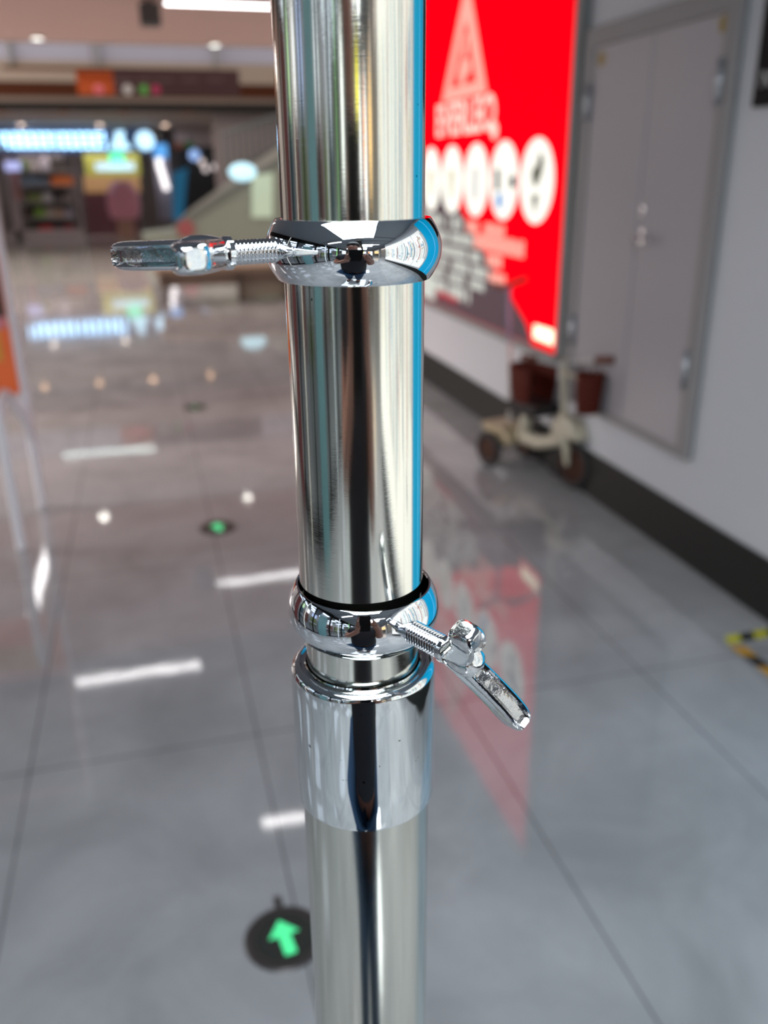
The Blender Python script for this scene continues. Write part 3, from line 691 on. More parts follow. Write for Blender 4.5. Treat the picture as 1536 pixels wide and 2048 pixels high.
# left pink posts/rack
tag(rect(MB(), 22, 345, 44, 400, YF - 0.4, 0.1).build('pink_banner', mat('dusty_pink', (0.42, 0.20, 0.20), 0.6)), 'dusty pink banner in front of the left shelving frame', 'banner')
tag(rect(MB(), 8, 323, 42, 341, YF - 0.5, 0.06).build('lit_small_sign', mat('lilac_lit_sign', (0.5, 0.5, 0.9), 0.5, emit=(0.5, 0.55, 1.0), es=0.9)), 'small lilac lit sign at the left edge below the blue characters', 'sign')
tag(rect(MB(), 98, 320, 134, 332, YF - 0.3, 0.06).build('ceiling_screen', mat('screen_grey', (0.10, 0.10, 0.09), 0.5)), 'grey screen hanging above the orange package', 'screen')
# right half of the shop
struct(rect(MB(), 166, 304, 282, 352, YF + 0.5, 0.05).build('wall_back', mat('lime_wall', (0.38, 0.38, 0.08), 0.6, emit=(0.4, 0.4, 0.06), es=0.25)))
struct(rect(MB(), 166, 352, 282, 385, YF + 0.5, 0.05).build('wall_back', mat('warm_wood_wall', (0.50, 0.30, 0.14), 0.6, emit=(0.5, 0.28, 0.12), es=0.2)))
struct(rect(MB(), 166, 385, 282, 478, YF + 0.5, 0.05).build('wall_back', mat('dark_maroon_wall', (0.10, 0.03, 0.04), 0.6)))
es_ = thing('exit_sign', 'bright green lit exit sign hanging in the far shop', 'sign', tuple(P24(235, 325, YF - 0.5)))
rect(MB(), 218, 306, 250, 325, YF - 0.5, 0.06).build('panel', mat('green_exit_panel', (0, 0.6, 0.3), 0.5, emit=(0.0, 0.85, 0.40), es=1.7), es_)
g = MB(); a = P24(226, 322, YF - 0.505); text_bm(g, 'EXIT', (a.x, YF - 0.505, a.z), (1, 0, 0), (0, 0, 1), 0.14, 0.002, width=0.3); g.build('lettering', M_PWHITE, es_)
tag(rect(MB(), 190, 325, 270, 341, YF - 0.3, 0.06).build('lit_bar_sign', mat('blue_white_bar', (0.7, 0.85, 1), 0.5, emit=(0.6, 0.82, 1.0), es=1.1)), 'blue white lit bar sign under the green exit sign', 'sign')
rd = thing('pink_stall', 'pink and mauve display stall under the lime wall of the far shop', 'stall', tuple(P24(248, 470, YF - 0.6)))
a = P24(248, 415, YF - 0.6)
MB().lathe([(0, 0.62), (0.2, 0.6), (0.38, 0.35), (0.40, 0.0), (0.34, -0.25), (0, -0.28)], a, 24).build('canopy', mat('mauve_pink', (0.75, 0.32, 0.42), 0.6), rd)
MB().lathe([(0.22, -a.z), (0.2, -0.26), (0, -0.26)], a, 20).build('pedestal', mat('pedestal_tan', (0.42, 0.24, 0.18), 0.5), rd)
# lit column group left of the dark bay
tag(rect(MB(), 283, 305, 306, 475, YF - 0.1, 0.3).build('dark_column', mat('dark_olive', (0.05, 0.045, 0.03), 0.5)), 'dark column right of the lime shop wall', 'column')
tag(rect(MB(), 306, 305, 348, 440, YF + 0.2, 0.1).build('grey_curtain', mat('pale_lilac', (0.34, 0.33, 0.42), 0.6)), 'pale lilac curtain panel behind the white lamp streaks', 'curtain')
g = MB(); pts = [(318, 300), (318, 330), (325, 350), (334, 380)]
for i in range(3):
    a = P24(*pts[i], y=YF - 0.1); b = P24(*pts[i+1], y=YF - 0.1); g.tube([a, b], 0.07, 10)
tag(g.build('lamp_cluster', mat('warm_white_lamp', (1, 0.95, 0.95), 0.5, emit=(1, 0.94, 0.95), es=1.8)), 'string of white lamps hanging down in front of the lilac curtain', 'lamp')
tag(rect(MB(), 306, 288, 336, 316, YF - 0.3, 0.05).build('blue_sign', mat('azure_sign', (0.1, 0.4, 0.8), 0.5, emit=(0.12, 0.42, 0.95), es=0.9)), 'bright azure sign right of the round lit sign', 'sign')
g = MB(); pl = [P24(*q, y=YF - 0.4) for q in ((345, 440), (366, 440), (375, 335), (345, 345))]
g.prism([(p.x, p.z) for p in pl], (0, YF - 0.4, 0), (1, 0, 0), (0, 0, 1), 0.1)
tag(g.build('blue_banner', mat('ocean_blue', (0.03, 0.22, 0.42), 0.5, emit=(0.02, 0.18, 0.36), es=0.3)), 'ocean blue banner at the left end of the escalator', 'banner')
struct(rect(MB(), 348, 262, 470, 292, YF + 0.6, 0.1).build('trim_14', mat('pink_grey_soffit', (0.50, 0.42, 0.42), 0.6)))
struct(rect(MB(), 348, 292, 520, 480, YF + 0.8, 0.1).build('wall_back', mat('charcoal_bay', (0.016, 0.018, 0.02), 0.5)))
tag(rect(MB(), 348, 286, 366, 297, YF + 0.3, 0.05).build('brown_sign', mat('rust_sign', (0.35, 0.08, 0.03), 0.5)), 'small rust brown sign above the dark bay', 'sign')
tag(rect(MB(), 368, 284, 388, 294, YF + 0.3, 0.05).build('green_sign', mat('leaf_sign', (0.05, 0.3, 0.08), 0.5)), 'small green sign above the dark bay', 'sign')
for px, py, rx, col, cn in ((389, 310, 0.14, (0.35, 0.55, 1.0), 'blue'), (404, 324, 0.075, (1, 0.85, 0.82), 'cream'), (411, 338, 0.075, (0.9, 0.8, 0.8), 'dim cream'), (430, 334, 0.08, (1, 0.88, 0.9), 'pink white'), (441, 346, 0.075, (0.95, 0.85, 0.86), 'dim pink'), (447, 322, 0.09, (0.45, 0.55, 0.75), 'grey blue')):
    p = P24(px, py, YF + 0.5)
    tag(MB().ball(p, rx, (1, 0.4, 1)).build('globe_lamp', mat('globe_' + cn.replace(' ', '_'), col, 0.5, emit=col, es=0.75)), '%s globe lamp glowing in the dark bay behind the escalator' % cn, 'lamp', 'globe lamps in the dark bay')

def hang(o, dx=(0.0,), top=2.58):
    bpy.context.view_layer.update()
    bb = [o.matrix_world @ Vector(c) for c in o.bound_box]
    cx = sum(b.x for b in bb) / 8; cy = sum(b.y for b in bb) / 8; zt = max(b.z for b in bb)
    for d in dx:
        MB().tube([(cx + d, cy, zt - 0.03), (cx + d, cy, top)], 0.008, 6).build('hanging_rod', M_GFRAME, o)
for o in [q for q in bpy.data.objects if q.parent is None and q.type == 'MESH' and q.name.split('.')[0] in ('green_sign', 'brown_sign', 'blue_sign', 'lit_small_sign', 'globe_lamp', 'lamp_cluster', 'pink_banner', 'blue_banner', 'grey_curtain', 'lit_bar_sign', 'ceiling_screen')]:
    hang(o)
MB().tube([(es_.location.x, YF - 0.47, es_.location.z + 0.15), (es_.location.x, YF - 0.47, 2.58)], 0.008, 6).build('hanging_rod', M_GFRAME, es_)
# ------------------------------------------------------------------ escalator (rises to the right, y = 17)
YE = 17.0
def pe(px, py): p = at_y(px, py, YE); return (p.x, max(0.0, p.z))
esc = thing('escalator', 'grey green escalator rising to the right behind the pole', 'escalator', (pe(350, 470)[0], YE, 0))
MB().prism([pe(285, 470), (pe(285, 470)[0], 0), (3.6, 0), (3.6, 2.0), pe(548, 338), pe(350, 462)], (0, YE, 0), (1, 0, 0), (0, 0, 1), -1.2).build('side_cladding', mat('grey_green_cladding', (0.27, 0.29, 0.235), 0.4), esc)
MB().prism([pe(350, 462), pe(350, 446), pe(545, 322), (3.6, 2.25), (3.6, 2.05), pe(548, 338)], (0, YE - 0.03, 0), (1, 0, 0), (0, 0, 1), -0.1).build('skirt', mat('dark_green_grey', (0.15, 0.16, 0.14), 0.4), esc)
MB().prism([pe(352, 447), pe(380, 420), pe(455, 365), pe(548, 300), (3.6, 2.6), (3.6, 2.2), pe(546, 324)], (0, YE, 0), (1, 0, 0), (0, 0, 1), -0.04).build('balustrade', mat('beige_grey_rail', (0.30, 0.30, 0.27), 0.4), esc)
g = MB()
a = pe(455, 330); b = pe(470, 262); c_ = (3.5, pe(560, 240)[1])
for i in range(14):
    x = a[0] + (3.3 - a[0]) * i / 14; f = i / 14
    z0 = pe(462, 345)[1] + f * 0.9; z1 = b[1] + f * 0.5
    g.box((x, YE + 0.6, z0), (x + 0.035, YE + 0.64, z1))
g.tube([(a[0], YE + 0.62, b[1] - 0.02), (3.4, YE + 0.62, b[1] + 0.5)], 0.03, 8); g.tube([(a[0], YE + 0.62, pe(462, 350)[1]), (3.4, YE + 0.62, pe(462, 350)[1] + 0.9)], 0.03, 8)
g.build('railing', mat('slate_rail', (0.10, 0.12, 0.12), 0.4), esc)
struct(MB().box((a[0] - 0.1, YE + 1.4, 0), (8, YE + 1.5, 2.55)).build('wall_back', mat('warm_grey_wall', (0.26, 0.22, 0.22), 0.6)))
g = MB(); q = [pe(503, 435), pe(545, 435), pe(545, 345), pe(503, 352)]
g.prism([(p[0], p[1]) for p in q], (0, YE - 0.05, 0), (1, 0, 0), (0, 0, 1), -0.02)
g.build('lit_panel', mat('pale_green_panel', (0.5, 0.62, 0.48), 0.4, emit=(0.45, 0.6, 0.42), es=0.25), esc)
p = at_y(372, 458, YE - 0.1)
tag(MB().lathe([(0, 0), (0.16, 0), (0.16, 0.02), (0, 0.02)], (p.x, YE - 0.022, p.z), 24, axis=(0, -1, 0)).build('round_notice', mat('dull_red_notice', (0.35, 0.09, 0.09), 0.5)), 'round dull red notice stuck on the escalator side', 'notice')
p = at_y(485, 344, YE - 0.6)
tag(MB().ball((p.x, YE - 0.6, p.z), 0.24, (1, 0.2, 0.62)).build('oval_lit_sign', mat('aqua_lit', (0.5, 0.8, 0.9), 0.5, emit=(0.5, 0.85, 1.0), es=1.0)), 'oval aqua lit sign over the escalator rail', 'sign')
MB().tube([(p.x, YE - 0.6, p.z - 0.1), (p.x + 0.02, YE - 0.02, p.z - 0.25)], 0.01, 8).build('bracket', M_GFRAME, bpy.data.objects['oval_lit_sign'])
# tan counter beside the pole, far across the hall
ct = thing('counter', 'low tan wooden counter just left of the pole across the hall', 'counter', (0.75, 10.9, 0))
MB().box((0.10, 10.75, 0.36), (1.75, 11.3, 0.42)).build('counter_top', mat('tan_wood', (0.32, 0.22, 0.15), 0.5), ct)
MB().box((0.14, 10.9, 0.20), (1.7, 11.2, 0.36)).build('apron', mat('dull_tan_wood', (0.26, 0.18, 0.13), 0.5), ct)
MB().box((1.12, 10.85, 0.03), (1.66, 11.2, 0.2)).build('cabinet_body', mat('khaki_board', (0.28, 0.23, 0.17), 0.5), ct)
for x in (0.18, 1.06, 1.62):
    MB().box((x, 10.8, 0), (x + 0.06, 10.88, 0.36)).build('leg', mat('dark_brown_leg', (0.10, 0.07, 0.05), 0.5), ct)

# ------------------------------------------------------------------ white tubular stand at the left edge
st = thing('poster_stand', 'white tubular poster stand with an orange panel at the left edge', 'stand', (-0.6, 3.8, 0))
MT = mat('white_tube', (0.88, 0.83, 0.85), 0.3)
xa, ya, xb, yb = -0.583, 4.075, -0.62, 3.575
MB().tube([(xa, ya, 0.004), (xa, ya, 0.885)], 0.021, 16).build('post', MT, st)
MB().tube([(xa, ya, 0.88), (xa, ya, 1.70)], 0.019, 16).build('post', MT, st)
MB().tube([(xa, ya, 0.86), (xa, ya, 0.90)], 0.026, 16).build('joint_collar', MT, st)
MB().tube([(xa, ya, 0.50), (xa, ya, 0.56)], 0.028, 16).build('joint_collar', MT, st)
MB().tube([(xb, yb, 0.004), (xb, yb, 0.30)], 0.021, 16).build('leg', MT, st)
MB().tube([(xb, yb, 0.28), (xb, yb, 0.52), (xb, yb + 0.03, 0.565), (xb, yb + 0.09, 0.60), (xb, yb + 0.22, 0.615), (xb, yb + 0.33, 0.58), (xa, ya - 0.06, 0.42), (xa, ya - 0.01, 0.34)], 0.020, 14).build('brace', MT, st)
for pz in (1.62,):
    MB().tube([(xa, ya, pz), (-1.5, ya, pz)], 0.012, 12).build('crossbar', MT, st)
MB().tube([(-1.5, ya, 0.004), (-1.5, ya, 1.70)], 0.020, 16).build('post', MT, st)
MB().tube([(-1.5, ya, 0.60), (xa, ya, 0.60)], 0.012, 12).build('crossbar', MT, st)
g = MB().box((-1.47, ya - 0.022, 0.55), (xa - 0.012, ya - 0.014, 1.60))
nt_m = mat('orange_poster', (0.72, 0.13, 0.03), 0.4, emit=(0.9, 0.15, 0.03), es=0.2, noise=(2.5, 0.35))
g.build('poster_panel', nt_m, st)
MB().box((-1.0, ya - 0.026, 0.70), (-0.64, ya - 0.0225, 0.84)).build('yellow_patch', mat('amber_print', (0.85, 0.35, 0.04), 0.4, noise=(6, 0.3)), st)
MB().box((-1.0, ya - 0.026, 0.84), (-0.605, ya - 0.0225, 0.89)).build('pink_patch', mat('rose_print', (0.8, 0.25, 0.28), 0.4), st)
MB().box((-1.46, ya - 0.026, 0.89), (-0.60, ya - 0.0225, 1.58)).build('dark_patch', mat('umber_print', (0.07, 0.04, 0.035), 0.4), st)

# ------------------------------------------------------------------ child's tricycle by the door
tc0 = Vector((1.765, 4.08, 0)); TF = Vector((0.28, -0.96, 0)); TS = Vector((0.96, 0.28, 0)); TZ = Vector((0, 0, 1))
def T(f, s, z): return tc0 + TF * f + TS * s + TZ * z
tk = thing('tricycle', 'cream and brown child tricycle parked under the grey door', 'tricycle', tuple(tc0))
M_CREAM = mat('cream_plastic', (0.52, 0.47, 0.36), 0.35); M_TYRE = mat('black_rubber', (0.014, 0.013, 0.013), 0.6)
M_LEA = mat('red_brown_leather', (0.085, 0.012, 0.006), 0.6, spec=0.2); M_HUB = mat('brown_hub', (0.06, 0.025, 0.016), 0.6, spec=0.2); M_TAN = mat('tan_plastic', (0.42, 0.33, 0.20), 0.4)
def wheel(c, r, wd):
    c = Vector(c)
    prof = []
    for k in range(16):
        a = 2 * PI * k / 16; prof.append((r - 0.018 + 0.018 * math.cos(a), wd * math.sin(a)))
    o = MB().lathe(prof, c, 40, closed=True, axis=TS).build('wheel', M_TYRE, tk)
    MB().lathe([(0, -wd * 0.7), (0.02, -wd * 0.8), (r - 0.034, -wd * 0.4), (r - 0.030, 0), (r - 0.034, wd * 0.4), (0.02, wd * 0.8), (0, wd * 0.7)], c, 32, axis=TS).build('hub', M_HUB, o)
wheel(T(0, -0.13, 0.095), 0.095, 0.016); wheel(T(0, 0.12, 0.095), 0.095, 0.016); wheel(T(0.49, 0.0, 0.12), 0.12, 0.017)
MB().tube([T(0, -0.13, 0.095), T(0, 0.12, 0.095)], 0.010, 10).build('rear_axle', M_TYRE, tk)
g = MB(); g.tube([T(0.0, 0, 0.11), T(0.10, 0, 0.17), T(0.25, 0, 0.17), T(0.40, 0, 0.22), T(0.44, 0, 0.28)], [0.03, 0.04, 0.035, 0.03, 0.028], 14)
g.build('frame', M_CREAM, tk)
g = MB(); g.prism([(-0.10, 0.22), (0.06, 0.215), (0.14, 0.16), (0.10, 0.13), (-0.04, 0.14), (-0.11, 0.20)], T(0, -0.10, 0), TF, TZ, -0.17)
g.build('rear_body', M_TAN, tk, bevel=0.012)
# seat and backrest
g = MB(); g.obox(T(0.16, 0.02, 0.335), TF, TS, TZ, 0.22, 0.17, 0.06); g.build('seat', mat('black_seat', (0.010, 0.008, 0.008), 0.6), tk, bevel=0.015)
g = MB(); g.tube([T(0.12, 0, 0.17), T(0.13, 0.01, 0.32)], 0.03, 12); g.build('seat_post', M_CREAM, tk)
def shell(f0, s0, z0, r0x, r0y, r1x, r1y, hgt, a0, a1, n=24, th=0.012, rows=8, wave=0.0):
    g = MB(); O = []; I = []
    for j in range(rows + 1):
        v = j / rows; rx = r0x + (r1x - r0x) * math.sin(v * PI / 2); ry = r0y + (r1y - r0y) * math.sin(v * PI / 2)
        ro, ri = [], []
        for i in range(n + 1):
            a = a0 + (a1 - a0) * i / n
            zz = z0 + hgt * v - (wave * (0.5 + 0.5 * math.cos(i * 2.0)) if j == rows else 0)
            ro.append(g.bm.verts.new(T(f0 + rx * math.cos(a), s0 + ry * math.sin(a), zz)))
            ri.append(g.bm.verts.new(T(f0 + (rx - th) * math.cos(a), s0 + (ry - th) * math.sin(a), zz)))
        O.append(ro); I.append(ri)
    for j in range(rows):
        for i in range(n):
            g.bm.faces.new((O[j][i], O[j][i+1], O[j+1][i+1], O[j+1][i])).smooth = True
            g.bm.faces.new((I[j][i+1], I[j][i], I[j+1][i], I[j+1][i+1])).smooth = True
        for i in (0, n): g.bm.faces.new((O[j][i], I[j][i], I[j+1][i], O[j+1][i]))
    for i in range(n):
        g.bm.faces.new((O[0][i], O[0][i+1], I[0][i+1], I[0][i])); g.bm.faces.new((O[-1][i+1], O[-1][i], I[-1][i], I[-1][i+1]))
    return g
shell(0.14, 0.035, 0.31, 0.11, 0.085, 0.15, 0.110, 0.225, math.radians(62), math.radians(298)).build('backrest', M_LEA, tk)
# front basket with cut-outs along its rim
g = shell(0.645, -0.078, 0.425, 0.045, 0.055, 0.062, 0.066, 0.19, 0, 2 * PI, n=40, wave=0.02)
g.obox(T(0.645, -0.078, 0.428), TF, TS, TZ, 0.07, 0.085, 0.008)
g.build('front_basket', M_LEA, tk)
# steering column, fender, fork, bar
g = MB(); g.tube([T(0.42, 0, 0.30), T(0.38, 0, 0.62)], 0.016, 12); g.tube([T(0.40, 0, 0.25), T(0.42, 0, 0.36)], [0.045, 0.03], 16); g.build('steering_column', M_CREAM, tk)
g = MB()
pts_o = []
g.prism([(0.36, 0.24), (0.38, 0.33), (0.46, 0.36), (0.53, 0.32), (0.56, 0.25), (0.46, 0.255)], T(0, -0.05, 0), TF, TZ, -0.10); g.build('fender', M_CREAM, tk, bevel=0.02)
for s_ in (-0.035, 0.03):
    MB().tube([T(0.45, s_, 0.27), T(0.48, s_ * 1.1, 0.20), T(0.49, s_, 0.12)], [0.014, 0.018, 0.010], 10).build('fork', M_CREAM, tk)
for s_, zc in ((-0.075, 0.09), (0.065, 0.15)):
    g = MB(); g.obox(T(0.46, s_, zc), TF, TS, TZ, 0.07, 0.045, 0.018); g.build('pedal', M_TYRE, tk, bevel=0.004)
    
MB().tube([T(0.49, -0.06, 0.12), T(0.49, 0.055, 0.12)], 0.006, 8).build('crank', M_TYRE, tk)
MB().tube([T(0.40, 0.0, 0.56), T(0.585, -0.06, 0.55)], 0.009, 8).build('basket_bracket', M_CREAM, tk)
hb = MB().tube([T(0.36, -0.15, 0.63), T(0.38, -0.05, 0.60), T(0.40, 0.05, 0.60), Vector((1.875, 3.47, 0.655)), Vector((1.915, 3.40, 0.672))], 0.011, 12).build('handlebar', mat('pale_metal', (0.6, 0.58, 0.56), 0.3), tk)
MB().tube([(1.895, 3.44, 0.665), (1.925, 3.345, 0.680)], 0.018, 12).build('grip', mat('brown_grip', (0.16, 0.06, 0.04), 0.6), hb)
MB().tube([T(0.36, -0.15, 0.63), T(0.335, -0.22, 0.645)], 0.016, 12).build('grip', mat('brown_grip', (0.16, 0.06, 0.04), 0.6), hb)
pb = MB().tube([T(-0.01, 0.02, 0.15), T(-0.09, 0.055, 0.62)], 0.013, 12)
pb.build('push_rod', mat('pale_metal', (0.6, 0.58, 0.56), 0.3), tk)
MB().tube([T(-0.09, 0.055, 0.62), T(-0.12, 0.06, 0.905)], 0.011, 12).build('push_rod', mat('lilac_rod', (0.36, 0.28, 0.42), 0.4), tk)
g = MB().tube([T(-0.12, -0.05, 0.915), T(-0.125, 0.04, 0.90), T(-0.12, 0.17, 0.930)], 0.012, 12); g.build('push_handle', mat('olive_brown_handle', (0.22, 0.13, 0.09), 0.6), tk)

# ------------------------------------------------------------------ the hall behind the camera (seen in the chrome)
def lit(name, lbl, cat, a, b, m): return tag(MB().box(a, b).build(name, m), lbl, cat)
lit('lit_fascia', 'yellow lit shop fascia at the rear of the hall', 'sign', (-1.15, -12.1, 1.75), (-0.15, -12.0, 2.75), mat('yellow_lit', (0.8, 0.75, 0), 0.5, emit=(0.95, 0.85, 0.0), es=1.8))
lit('lit_fascia', 'pale lime lit shop fascia left of the yellow one at the rear', 'sign', (-3.3, -12.1, 1.2), (-2.3, -12.0, 2.7), mat('lime_lit', (0.7, 0.9, 0.3), 0.5, emit=(0.75, 0.95, 0.35), es=1.2))
lit('lit_fascia', 'orange lit shop fascia right of the yellow one at the rear', 'sign', (0.7, -12.1, 1.6), (1.7, -12.0, 2.3), mat('orange_lit', (0.9, 0.3, 0), 0.5, emit=(1.0, 0.28, 0.02), es=1.5))
lit('lit_fascia', 'amber lit shop fascia nearest the rear right corner', 'sign', (2.6, -11.0, 1.3), (3.9, -10.9, 2.5), mat('amber_lit', (0.9, 0.6, 0.2), 0.5, emit=(1.0, 0.68, 0.32), es=1.3))
for i, (x, y, c) in enumerate(((0.35, -8.0, (0.05, 0.05, 0.05)), (2.25, -6.5, (0.30, 0.29, 0.27)), (-1.9, -5.2, (0.04, 0.045, 0.05)))):
    struct(MB().box((x, y, 0), (x + 0.35, y + 0.35, 2.84)).build('trim_15', mat('pillar_%s' % 'abc'[i], c, 0.5)))
tag(MB().box((-0.30, -9.5, 2.60), (-0.05, -1.6, 2.84)).build('air_duct', M_BLACK), 'black duct running along the ceiling behind the camera', 'duct')
struct(MB().box((-7.5, -9.0, 0), (-7.3, 9, 3)).build('wall_left', M_OFFW))
ORD = ('first', 'second', 'third', 'fourth', 'fifth', 'sixth', 'seventh')
for ix in range(3):
    for iy in range(7):
        x = -6.8 + ix * 1.25; y = -7.5 + iy * 2.0
        o = MB().box((x, y, 2.86), (x + 0.6, y + 0.9, 2.899)).build('ceiling_lamp', mat('shop_light_panel', (0.9, 0.95, 1), 0.5, emit=(0.72, 0.84, 1.0), es=2.4))
        tag(o, 'square ceiling lamp of the glazed shop, %s from its window, %s from the rear' % (('first', 'second', 'third')[2 - ix], ORD[iy]), 'ceiling light', 'light panels of the glazed shop')
for iy in range(7):
    y = -7.3 + iy * 1.9
    t_ = thing('display_table', 'white display table in the glazed shop on the left, %s from the rear' % ORD[iy], 'table', (-4.4, y, 0), 'white display tables of the glazed shop')
    MB().box((-5.0, y - 0.5, 0.86), (-3.8, y + 0.5, 0.92)).build('table_top', mat('pale_table_top', (0.5, 0.52, 0.55), 0.65, spec=0.1), t_)
    for dx in (-4.95, -3.9):
        for dy in (-0.45, 0.38): MB().box((dx, y + dy, 0), (dx + 0.06, y + dy + 0.06, 0.86)).build('leg', M_GFRAME, t_)
    hc = ((0.75, 0.85, 1.0), (0.45, 0.42, 0.50), (0.85, 0.92, 1.0), (0.05, 0.06, 0.07), (0.5, 0.6, 0.9), (0.95, 0.97, 1.0), (0.55, 0.8, 0.45))[iy]
    tag(MB().box((-7.29, y - 0.55, 1.95), (-7.15, y + (0.1 if iy % 2 else 0.55), 2.70)).build('header_sign', mat('header_%d' % iy, hc, 0.5, emit=hc, es=(1.0, 0.3, 0.9, 0.0, 0.7, 1.1, 0.8)[iy])), 'panel added for the pole reflections, over the display case against the inner shop wall, %s from the rear' % ORD[iy], 'sign', 'added reflection panels over the display cases')  # panels added, mostly glowing, to vary the stripes reflected in the tube
    m_ = mat('wall_case_%d' % (iy % 3), ((0.10, 0.20, 0.24), (0.30, 0.34, 0.14), (0.28, 0.12, 0.10))[iy % 3], 0.5)
    tag(MB().box((-7.25, y - 0.6, 0), (-6.8, y + 0.6, 1.9)).build('wall_case', m_), 'tall %s display case against the inner shop wall, %s from the rear' % (('teal', 'olive', 'maroon')[iy % 3], ORD[iy]), 'case', 'display cases along the inner shop wall')

for x_, y_, c_, lbl in ((-2.9, -4.1, (0.35, 1.0, 0.25), 'thin lime light tube on the second dark mullion behind the camera'), (-2.9, -2.3, (0.8, 0.9, 1.0), 'thin white light tube between the mullions behind the camera'), (-2.9, 1.2, (0.9, 0.9, 0.8), 'thin cream light tube beside the shop front left of the camera')):
    tag(MB().tube([(x_, y_, 0.0), (x_, y_, 2.84)], 0.022, 10).build('light_tube', mat('tube_' + lbl.split()[1], c_, 0.5, emit=c_, es=1.2)), lbl, 'light tube')
tag(MB().box((-2.9, -0.9, 0.0), (-2.75, -0.2, 2.2)).build('roll_up_banner', mat('teal_banner', (0.10, 0.22, 0.24), 0.5)), 'dark teal roll up banner beside the shop front left of the camera', 'banner')
tag(MB().box((-2.9, 2.3, 0.0), (-2.78, 3.1, 2.0)).build('roll_up_banner', mat('wine_banner', (0.24, 0.07, 0.07), 0.5)), 'wine red roll up banner beside the shop front left of the camera', 'banner')
tag(MB().box((-2.9, -6.4, 0.0), (-2.78, -5.2, 2.4)).build('roll_up_banner', mat('pale_banner', (0.75, 0.76, 0.72), 0.5)), 'pale roll up banner beside the shop front behind the camera', 'banner')

# ------------------------------------------------------------------ the photographer (seen in the chrome), standing behind the camera
def skin_mesh(name, verts, edges, radii, m, parent, sub=2, root=0):
    me = bpy.data.meshes.new(name); off = root_of(parent).location
    me.from_pydata([tuple(Vector(v) - off) for v in verts], edges, [])
    o = bpy.data.objects.new(name, me); C.objects.link(o); o.parent = parent; me.materials.append(m)
    o.modifiers.new('skin', 'SKIN'); s_ = o.modifiers.new('sub', 'SUBSURF'); s_.levels = sub; s_.render_levels = sub
    sv = me.skin_vertices[0].data
    for i, r in enumerate(radii):
        sv[i].radius = (r, r) if not isinstance(r, tuple) else r
        sv[i].use_root = (i == root)
    o.modifiers['skin'].use_smooth_shade = True
    return o
M_SKIN = mat('skin', (0.42, 0.20, 0.14), 0.5); M_SHIRT = mat('black_shirt', (0.012, 0.012, 0.018), 0.7); M_JEAN = mat('blue_jeans', (0.02, 0.06, 0.13), 0.8); M_HAIR = mat('black_hair', (0.01, 0.008, 0.008), 0.6)
BX, BY = -0.085, -0.33
pp = thing('person', 'person in black t-shirt and blue jeans holding up a phone behind the camera', 'person', (BX, BY, 0))
V = []; Eg = []; Rr = []
def sv_(p, r, e=None):
    V.append(p); Rr.append(r)
    if e is not None: Eg.append((e, len(V) - 1))
    return len(V) - 1
pel = sv_((BX, BY, 0.92), (0.11, 0.08))
wa = sv_((BX, BY, 1.08), (0.125, 0.09), pel); ch = sv_((BX, BY, 1.30), (0.15, 0.105), wa); nk = sv_((BX, BY, 1.44), 0.055, ch)
hd0 = sv_((BX, BY + 0.01, 1.52), 0.06, nk); hd1 = sv_((BX, BY + 0.02, 1.58), (0.078, 0.092), hd0); hd2 = sv_((BX, BY + 0.01, 1.655), (0.074, 0.085), hd1)
for s_ in (1, -1):
    shd = sv_((BX + 0.17 * s_, BY, 1.37), 0.055, ch); elb = sv_((BX + 0.215 * s_, BY + 0.09, 1.17), 0.044, shd)
    wr = sv_((0.012 + 0.085 * s_, -0.085, 1.325), 0.028, elb); pm = sv_((0.012 + 0.060 * s_, -0.050, 1.365), (0.032, 0.016), wr)
    for k in range(4):
        f0 = sv_((0.012 + 0.052 * s_, -0.018 + 0.004 * k, 1.365 + 0.018 * k), 0.009, pm); sv_((0.012 + 0.042 * s_, -0.006 + 0.004 * k, 1.370 + 0.018 * k), 0.008, f0)
    th1 = sv_((0.012 + 0.040 * s_, -0.052, 1.395), 0.010, pm); sv_((0.012 + 0.022 * s_, -0.044, 1.415), 0.009, th1)
    hip = sv_((BX + 0.09 * s_, BY, 0.80), 0.065, pel); kn = sv_((BX + 0.10 * s_, BY + 0.01, 0.48), 0.058, hip); an = sv_((BX + 0.11 * s_, BY - 0.02, 0.09), 0.040, kn)
    ft = sv_((BX + 0.115 * s_, BY + 0.13, 0.035), 0.032, an)
skin_mesh('body', V, Eg, Rr, M_SKIN, pp, 1)
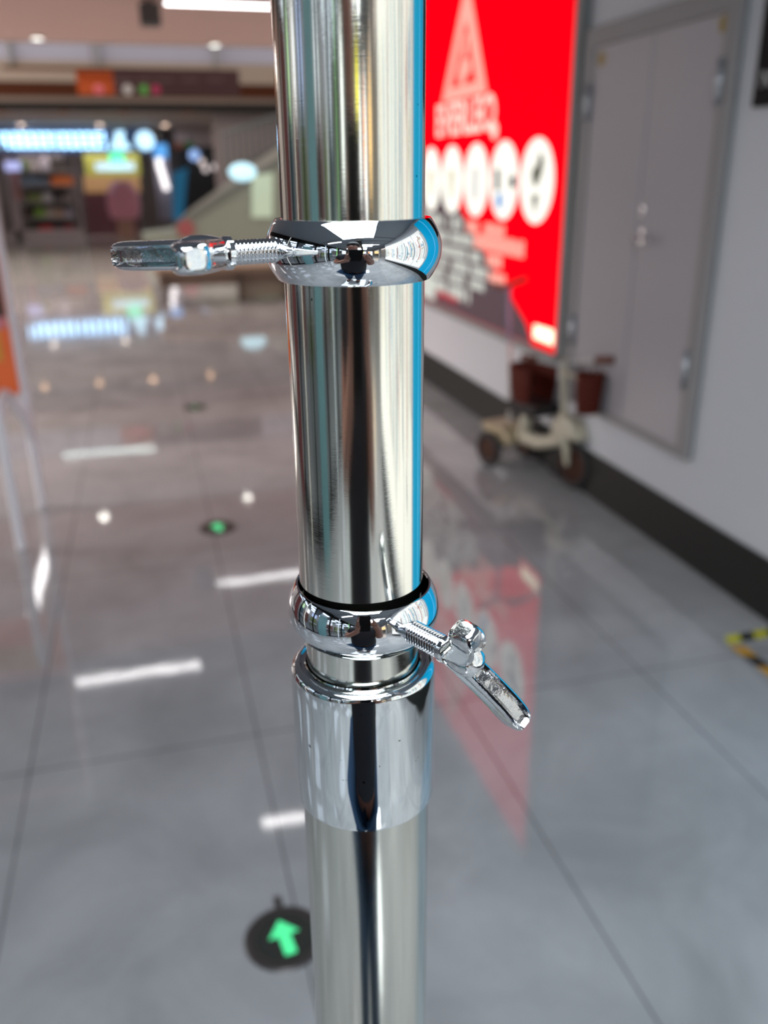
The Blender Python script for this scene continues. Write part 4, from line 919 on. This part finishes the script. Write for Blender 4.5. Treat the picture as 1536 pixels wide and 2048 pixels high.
skin_mesh('shirt', [(BX, BY, 0.84), (BX, BY, 0.96), (BX, BY, 1.10), (BX, BY, 1.30), (BX, BY, 1.42), (BX + 0.17, BY, 1.375), (BX + 0.21, BY + 0.05, 1.25), (BX - 0.17, BY, 1.375), (BX - 0.21, BY + 0.05, 1.25)],
          [(0, 1), (1, 2), (2, 3), (3, 4), (3, 5), (5, 6), (3, 7), (7, 8)], [(0.205, 0.165), (0.205, 0.165), (0.19, 0.15), (0.19, 0.14), 0.078, 0.080, 0.066, 0.080, 0.066], M_SHIRT, pp, 2)
skin_mesh('jeans', [(BX, BY, 0.92), (BX + 0.09, BY, 0.80), (BX + 0.10, BY + 0.01, 0.48), (BX + 0.11, BY - 0.02, 0.08), (BX - 0.09, BY, 0.80), (BX - 0.10, BY + 0.01, 0.48), (BX - 0.11, BY - 0.02, 0.08)],
          [(0, 1), (1, 2), (2, 3), (0, 4), (4, 5), (5, 6)], [(0.18, 0.145), 0.110, 0.085, 0.072, 0.110, 0.085, 0.072], M_JEAN, pp, 2)
MB().ball((BX, BY - 0.015, 1.665), 0.098, (0.92, 1.05, 0.88), 24).build('hair', M_HAIR, pp)
MB().ball((BX, BY + 0.112, 1.585), 0.014, (0.8, 1.1, 1.5)).build('nose', M_SKIN, pp)
for s_ in (1, -1):
    MB().ball((BX + 0.032 * s_, BY + 0.095, 1.61), 0.011, (1, 0.7, 0.7)).build('eye', M_HAIR, pp)
    MB().ball((BX + 0.088 * s_, BY + 0.01, 1.595), 0.022, (0.4, 0.8, 1.3)).build('ear', M_SKIN, pp)
MB().ball((BX, BY + 0.100, 1.545), 0.018, (1.2, 0.5, 0.3)).build('mouth', mat('lips', (0.3, 0.08, 0.07), 0.5), pp)
for s_ in (1, -1): MB().ball((BX + 0.115 * s_, BY + 0.07, 0.035), 0.05, (0.85, 2.2, 0.7)).build('shoe', M_BLACK, pp)
ph = thing('phone', 'dark phone held upright by the person', 'phone', (0, -0.02, 1.42))
cz = Rw.col[2]; cx_ = Rw.col[0]; cy_ = Rw.col[1]
pcn = Vector((0, 0, H)) + Vector(cz) * 0.009 - Vector(cy_) * 0.055 + Vector(cx_) * 0.012
MB().obox(pcn, cx_, cy_, cz, 0.076, 0.160, 0.008).build('body', M_BLACK, ph, bevel=0.003)
MB().obox(pcn + Vector(cz) * 0.0045, cx_, cy_, cz, 0.070, 0.150, 0.0006).build('screen', mat('phone_screen', (0.02, 0.02, 0.03), 0.2, emit=(0.2, 0.2, 0.22), es=0.3), ph)
